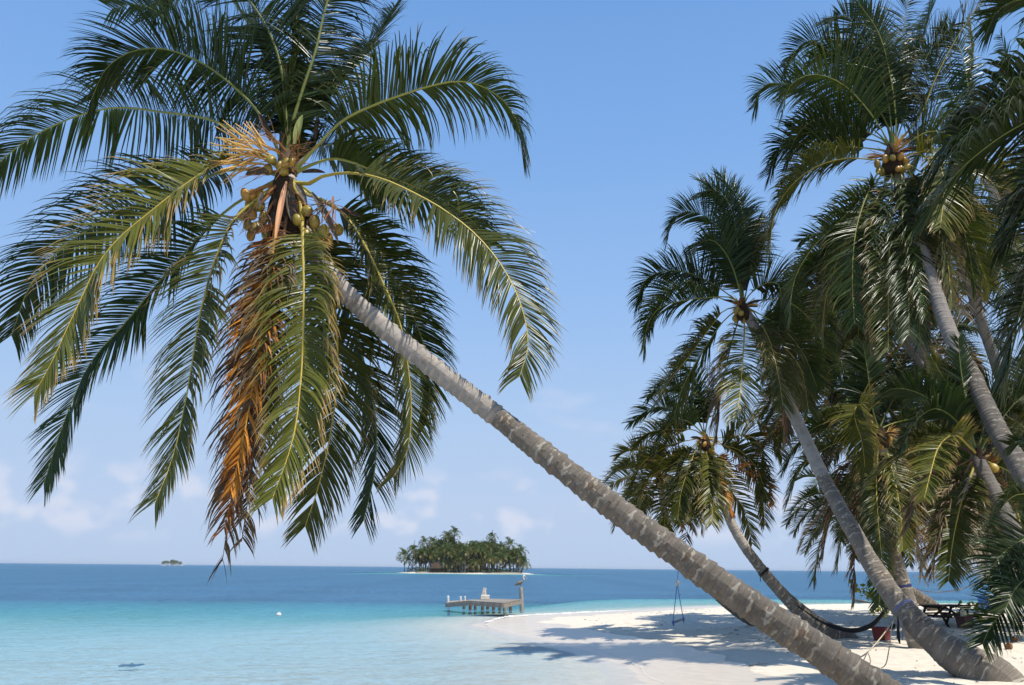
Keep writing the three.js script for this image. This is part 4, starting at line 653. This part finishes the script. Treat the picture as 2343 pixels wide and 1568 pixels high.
// ---------------------------------------------------------------- pier, pelican, buoy
{
  const C = at(1151, 1380.5, 47.5), RB = at(1192, 1373, 51), BL = at(1110, 1371, 52.5), FL = at(1074, 1375.5, 49.5), LF = at(1020, 1380.5, 52), LB = at(1027, 1376.5, 53.4), KB = at(1088, 1372.5, 51);
  const base = onPlane(1110, 1396, 0); const t = thing('pier', 'ruined wooden pier standing in the turquoise shallows off the sand spit', 'pier', base);
  const R = rng(15), N = 15;
  for (let i = 0; i < N; i++) { const a = (i + .5) / N, p = FL.clone().lerp(BL, a), q = C.clone().lerp(RB, a), e = q.clone().sub(p).normalize(); part('deck_plank', move(beam(p.addScaledVector(e, -.05 * R()), q.addScaledVector(e, .06 * R()).add(V3(0, (R() - .5) * .02, 0)), .235, .045), base), R() < .5 ? greyWood : greyWood2, t); }
  const M = 10; for (let i = 0; i < M; i++) { const a = (i + .5) / M, p = LF.clone().lerp(FL, a), q = LB.clone().lerp(KB, a); part('walkway_plank', move(beam(p, q.add(V3(0, (R() - .5) * .02, 0)), .155, .045), base), R() < .5 ? greyWood : greyWood2, t); }
  const dn = (v, k = .15) => v.clone().add(V3(0, -k, 0));
  for (const [a, b] of [[FL, C], [C, RB], [BL, RB], [LF, FL], [LB, KB], [LF, LB]]) part('edge_beam', move(beam(dn(a), dn(b), .09, .21), base), greyWood2, t);
  for (let i = 1; i < 4; i++) part('joist', move(beam(dn(FL.clone().lerp(C, i / 4), .14), dn(BL.clone().lerp(RB, i / 4), .14), .08, .16), base), postWood, t);
  const under = [[1026, 1390, .1, rustWood], [1060.7, 1394, .1, postWood], [1075, 1396, .11, rustWood], [1086, 1395.6, .1, postWood], [1103, 1397, .11, postWood], [1114.7, 1394.7, .11, rustWood], [1129, 1397.6, .11, postWood], [1142.8, 1397.6, .1, postWood], [1154.4, 1400, .125, greyWood2], [1166.7, 1397.6, .11, postWood]];
  for (const [x, y, r, m] of under) { const p = onPlane(x, y, 0), top = x < 1070 ? .38 : .5; part('pile', move(tube([V3(p.x, -1.2, p.z), V3(p.x + .03 * R(), 0, p.z), V3(p.x + .04 * R(), top, p.z)], [r * 1.05, r, r * .95], 10, 6), base), m, t); }
  { const p = onPlane(1193.5, 1398.5, 0); part('tall_post', move(tube([V3(p.x + .05, -1.2, p.z), V3(p.x, .0, p.z), V3(p.x - .03, .8, p.z), V3(p.x - .07, 1.5, p.z)], [.17, .155, .14, .12], 10, 10), base), greyWood, t, 'tall pale post at the outer corner'); }
  for (const [x, y0, y1, D, r] of [[1024.7, 1363.5, 1380, 52.4, .075], [1053.4, 1365.2, 1377, 51, .07], [1063.3, 1364.8, 1375.5, 50.8, .055]]) part('white_post', move(tube([at(x + .5, y1 + 2, D), at(x, (y0 + y1) / 2, D), at(x, y0, D)], [r, r, r * .95], 9, 5), base), whitePaint, t, 'short post with flaking white paint');
  const s = at(1108, 1372, 50.5);
  { const g = mergeGeometries([beam(V3(-.22, .12, .02), V3(.3, .11, -.02), .36, .3), beam(V3(-.02, .26, 0), V3(-.04, .46, .01), .3, .26, V3(1, 0, 0)), beam(V3(-.03, .46, 0), V3(.02, .68, 0), .2, .2, V3(1, 0, .2))].map((q) => { const k = q.index ? q.toNonIndexed() : q; for (const n of Object.keys(k.attributes)) if (!['position', 'normal', 'uv'].includes(n)) k.deleteAttribute(n); return k; })); const m = single('pier_stump', 'broken pale stump with a rusty foot on the pier deck', 'stump', g, std({ color: rgb(.72, .66, .58), map: sandTint, roughness: .9 })); m.position.copy(s); }
}
{ // pelican
  const p0 = onPlane(1193.5, 1398.5, 0), P = V3(p0.x - .07, 1.5, p0.z), b = thing('pelican', 'brown pelican with a white head perched on the tall pier post', 'pelican', P);
  const spine = [V3(-.42, .10, 0), V3(-.28, .16, 0), V3(-.12, .24, 0), V3(.06, .32, 0), V3(.17, .41, 0), V3(.20, .50, 0), V3(.155, .59, 0), V3(.165, .67, 0), V3(.22, .70, 0), V3(.28, .66, 0), V3(.33, .55, 0), V3(.375, .43, 0)];
  const g = tube(spine, [.015, .09, .14, .155, .11, .06, .045, .05, .06, .045, .03, .012], 12, 60, .85), pos = g.attributes.position, col = g.attributes.color, uv = g.attributes.uv;
  let total = 0; for (let i = 0; i < uv.count; i++) total = Math.max(total, uv.getY(i));
  for (let i = 0; i < pos.count; i++) { const t = uv.getY(i) / total, c = t < .52 ? [.20, .17, .14] : t < .78 ? [.74, .72, .66] : [.42, .36, .28], q = .85 + .3 * Math.abs(noise(pos.getX(i) * 25, pos.getY(i) * 25, pos.getZ(i) * 25)); col.setXYZ(i, c[0] * q, c[1] * q, c[2] * q); }
  part('body', g, std({ vertexColors: true, roughness: .85 }), b);
  for (const s of [-1, 1]) { part('wing', tube([V3(.1, .33, s * .11), V3(-.1, .25, s * .135), V3(-.3, .15, s * .09), V3(-.46, .08, s * .03)], [.05, .1, .07, .012], 8, 16, .4), std({ color: rgb(.15, .13, .11), roughness: .9 }), b); part('leg', tube([V3(-.02, .18, s * .06), V3(0, .08, s * .06), V3(.0, .0, s * .06), V3(.1, .008, s * .07)], [.02, .014, .012, .02], 6, 10), std({ color: rgb(.05, .05, .05), roughness: .8 }), b); }
}
{ const p = onPlane(637, 1409, 0), b = thing('mooring_buoy', 'small white buoy floating alone on the turquoise water', 'buoy', p); part('float', new THREE.SphereGeometry(.13, 18, 12).scale(1.1, .85, 1).translate(0, .05, 0), whitePaint, b); part('eye', new THREE.TorusGeometry(.04, .012, 6, 12).translate(.02, .18, 0), std({ color: rgb(.5, .5, .5), roughness: .5 }), b); }
{ const p = onPlane(293, 1514, 0), R = rng(3), gs = []; for (let i = 0; i < 16; i++) { const a = V3((R() - .5) * .5, -.13 + R() * .03, (R() - .5) * .3); gs.push(tube([a, a.clone().add(V3(.1 + .1 * R(), .02, .1 * (R() - .5))), a.clone().add(V3(.3 * R(), .03, .3 * (R() - .5)))], [.03, .025, .008], 5, 8)); } const m = single('seaweed_clump', 'dark clump of seaweed drifting in the pale shallows', 'seaweed', mergeGeometries(gs), std({ color: rgb(.03, .045, .03), roughness: .7 })); m.position.copy(p); }
{ // foam where the swell runs out on the spit
  const R = rng(12), mb = new MB(), pts = shore.slice(1, 16).map(([x, z]) => V3(x, 0, z)), c = new THREE.CatmullRomCurve3(pts), n = 900;
  for (let i = 0; i <= n; i++) { const t = i / n, P = c.getPointAt(t), T = c.getTangentAt(t), nx = T.z, nz = -T.x, k = smooth(.4, .6, t) * (1 - smooth(.8, 1, t)); const w = Math.max(.002, (.008 + .05 * k) * (.0 + 1.6 * noise(t * 190, 3) + 1.6 * noise(t * 38, 8))), o = noise(t * 30, 1) * .3; for (let j = -2; j <= 2; j++) { const q = o + j * w * .9; mb.v(P.x + nx * q, .03 + .05 * k * (1 - j * j / 4) * (1 + noise(t * 300, j * 9)) + .02, P.z + nz * q, 1, 1, 1); } }
  for (let i = 0; i < n; i++) for (let j = 0; j < 4; j++) { const a = i * 5 + j; mb.t(a, a + 1, a + 5); mb.t(a + 1, a + 6, a + 5); }
  structure('foam', mb.geo(), std({ color: rgb(.72, .72, .70), roughness: .9 }), 'stuff', 'thin white foam along the water edge of the spit');
}

// ---------------------------------------------------------------- the small island and the far islet
{
  const R = rng(202), crowns = [], trunks = [];
  for (let v = 0; v < 7; v++) {   // crowns of a few shapes, shared
    const q = rng(300 + v), gs = [], n = 17;
    for (let i = 0; i < n; i++) { const u = i / n, az = i * 2.39996 + v, out = V3(Math.cos(az), 0, Math.sin(az)), pts = frondLine(V3(0, 0, 0), out, rad(lerp(8, 118, u)), 3.4 * (.8 + .4 * q()), UP, 1.1, q, WIND); gs.push(frondGeo(pts, { seed: v * 50 + i, hue: u > .85 ? (q() < .4 ? 5 : 8) : u > .4 ? (q() < .6 ? 8 : 9) : 9, n: 17, segs: 2, width: .24, leaf: 1.15, droop: 1.0, out, ribSeg: 5, rib: .05 })[0]); }
    crowns.push(mergeGeometries(gs));
  }
  for (let v = 0; v < 4; v++) trunks.push(trunkGeo([V3(0, -.04, 0), V3(.03 * (v - 1.5), .3, .01), V3(.05 * (v - 1.5), .65, 0), V3(.02 * (v - 1.5), 1, 0)], [.022, .0165, .0145, .012], { ds: .12, sides: 7, seed: v, amp: .0008, ring: .05 }));
  const isleTrunk = std({ map: barkColour, roughness: 1, vertexColors: true, color: rgb(.8, .78, .74) });
  const common = 'common';
  const add = (x, z, h, label, lean = 0, v) => {
    const p = V3(x, sandHeight(x, z) - .1, z), third = (x - ISLE.x) / 31, row = (z - ISLE.z) / 18; if (label === common) label = `coconut palm in the ${row > .15 ? 'front' : 'back'} rows of the small island, ${third < -.3 ? 'left' : third < .3 ? 'middle' : 'right'} third`;
    const t = thing('island_palm', label, 'palm tree', p, /rows of/.test(label) ? label.replace('coconut palm in', 'palms crowded in') : undefined);
    const k = v ?? Math.floor(R() * 4), m = part('trunk', trunks[k % 4], isleTrunk, t); m.scale.set(Math.max(10, h), h, Math.max(10, h)); const yaw = R() * 6.28, a = (R() - .5) * .16 + lean; m.rotation.set(0, yaw, a, 'ZYX');
    const top = V3(.02 * ((k % 4) - 1.5) * Math.max(10, h), h, 0).applyEuler(m.rotation), c = part('crown', crowns[Math.floor(R() * 7)], leafMat, t); c.position.copy(top); c.rotation.y = R() * .7 - .35; c.scale.setScalar(.9 + .35 * R());
  };
  const profile = (t) => (t < -.8 ? 7.5 : t < -.5 ? lerp(8.5, 12.5, (t + .8) / .3) : t < -.15 ? lerp(12.2, 14, (t + .5) / .35) : t < .35 ? 13.6 - .8 * (t + .15) : lerp(13, 9, (t - .35) / .5));
  const X = (px) => at(px, 1300, 372).x, special = [[1036, 17, 'tallest palm on the small island, standing above the grove', 0], [1018, 15.2, 'tall palm on the small island left of its tallest', 0], [924, 7.2, 'leftmost palm of the small island', .05], [943, 9, 'palm second from the left end of the small island', -.05], [968, 12.6, 'lone palm rising above the left slope of the island grove', 0], [991, 12.8, 'palm crown just right of the lone one on the island left slope', 0], [1124, 15.4, 'tall palm standing clear at the right of the island grove', 0], [1168, 11.6, 'palm crown on the right shoulder of the island grove', 0], [1187, 9.2, 'palm leaning right at the right end of the small island', -.28], [1197, 3.8, 'low drooping palm at the right tip of the small island', -.35]];
  for (const [px, h, l, lean] of special) add(X(px) - (lean ? -lean * h * .6 : 0), ISLE.z + 6 * (R() - .3), h, l, lean);
  for (let i = 0, made = 0; made < 128 && i < 1800; i++) { const a = R() * 6.28, r = Math.sqrt(R()), x = ISLE.x + Math.cos(a) * r * 26.5, z = ISLE.z + Math.sin(a) * r * 18; if (isleSd(x, z) < 3) continue; const t = (x - ISLE.x) / 31, front = (z - ISLE.z) / 18; add(x, z, Math.max(3.2, profile(t) * (.98 - .5 * R() - .34 * Math.max(0, front))), common); made++; }
  // thatched hut
  const hx = X(1004), hz = ISLE.z + 17, hy = sandHeight(hx, hz), hut = thing('thatched_hut', 'small thatched hut with cane walls on the island shore', 'hut', V3(hx, hy, hz)), thatch = std({ color: rgb(.30, .24, .18), map: barkColour, bumpMap: barkBump, bumpScale: .1, roughness: 1 });
  const rg = (() => { const mb = new MB(), q = rng(8), n = 26; for (let k = 0; k <= 6; k++) for (let i = 0; i <= n; i++) { const t = k / 6, a = i / n * 6.283, x = Math.cos(a) * lerp(2.9, 1.0, t) * (1 + .04 * q()), z = Math.sin(a) * lerp(2.2, .15, t) * (1 + .04 * q()); mb.v(x, lerp(1.35, 3.7, Math.pow(t, .85)) + (q() - .5) * .12, z, 1, 1, 1, a, t * 3); } for (let k = 0; k < 6; k++) for (let i = 0; i < n; i++) { const a = k * (n + 1) + i, b = a + n + 1; mb.t(a, b, a + 1); mb.t(a + 1, b, b + 1); } return mb.geo(); })();
  const roof = part('thatch_roof', rg, thatch, hut); part('ridge', tube([V3(-1.1, 3.66, 0), V3(0, 3.78, 0), V3(1.1, 3.66, 0)], [.14, .18, .14], 7, 10), thatch, roof);
  for (let i = 0; i < 22; i++) { const a = i / 22 * 6.283; if (i === 6) continue; part('wall_cane', beam(V3(Math.cos(a) * 2.3, -.1, Math.sin(a) * 1.7), V3(Math.cos(a) * 2.3, 1.7, Math.sin(a) * 1.7), .5, .08, V3(-Math.sin(a), 0, Math.cos(a))), wood(.28, .22, .16), hut); }
  // brush on the ground of the grove
  const mb = new MB(), q = rng(66); for (let i = 0; i < 2600; i++) { const a = q() * 6.28, r = Math.sqrt(q()), x = ISLE.x + Math.cos(a) * r * 27, z = ISLE.z + Math.sin(a) * r * 19; if (isleSd(x, z) < 3.4) continue; const y = sandHeight(x, z) + q() * 1.1 * (q() < .3 ? 2 : 1), s = .5 + .7 * q(), t = q(), c = t < .5 ? [.05, .08, .02] : t < .8 ? [.11, .13, .04] : [.17, .13, .08], k = [0, 1, 2].map(() => mb.v(x + (q() - .5) * s, y + (q() - .3) * s, z + (q() - .5) * s, ...c)); mb.t(...k); }
  structure('undergrowth', mb.geo(), deadMat, 'stuff', 'low brush under the island palms');
  // the far islet's wood reads as one mass
  const fm = []; for (let i = 0; i < 46; i++) { const a = q() * 6.28, r = Math.sqrt(q()), x = ISLET.x + Math.cos(a) * r * 27, z = ISLET.z + Math.sin(a) * r * 20, h = (5 + 8.5 * (1 - r * .8)) * (.75 + .4 * q()), g = crowns[i % 7].clone(); g.scale(1.25, 1.25, 1.25); g.translate(x, h, z); fm.push(g); const tr = trunks[i % 4].clone(); tr.scale(h * 1.3, h, h * 1.3); tr.translate(x, .5, z); const cc = tr.attributes.color; for (let j = 0; j < cc.count; j++) cc.setXYZ(j, .16, .14, .11); fm.push(tr); }
  structure('far_wood', mergeGeometries(fm), deadMat, 'stuff', 'palm wood of the far hazy islet');
}
{ let n = 0; const seen = new Set(); scene.traverse((o) => { if (o.isMesh && !seen.has(o.geometry)) { seen.add(o.geometry); n += (o.geometry.index ? o.geometry.index.count : o.geometry.attributes.position.count) / 3; } }); console.log('triangles', n); }
scene.fog = new THREE.FogExp2(0xdfe8f2, 0.00006);   // thin sea haze
renderer.render(scene, camera);
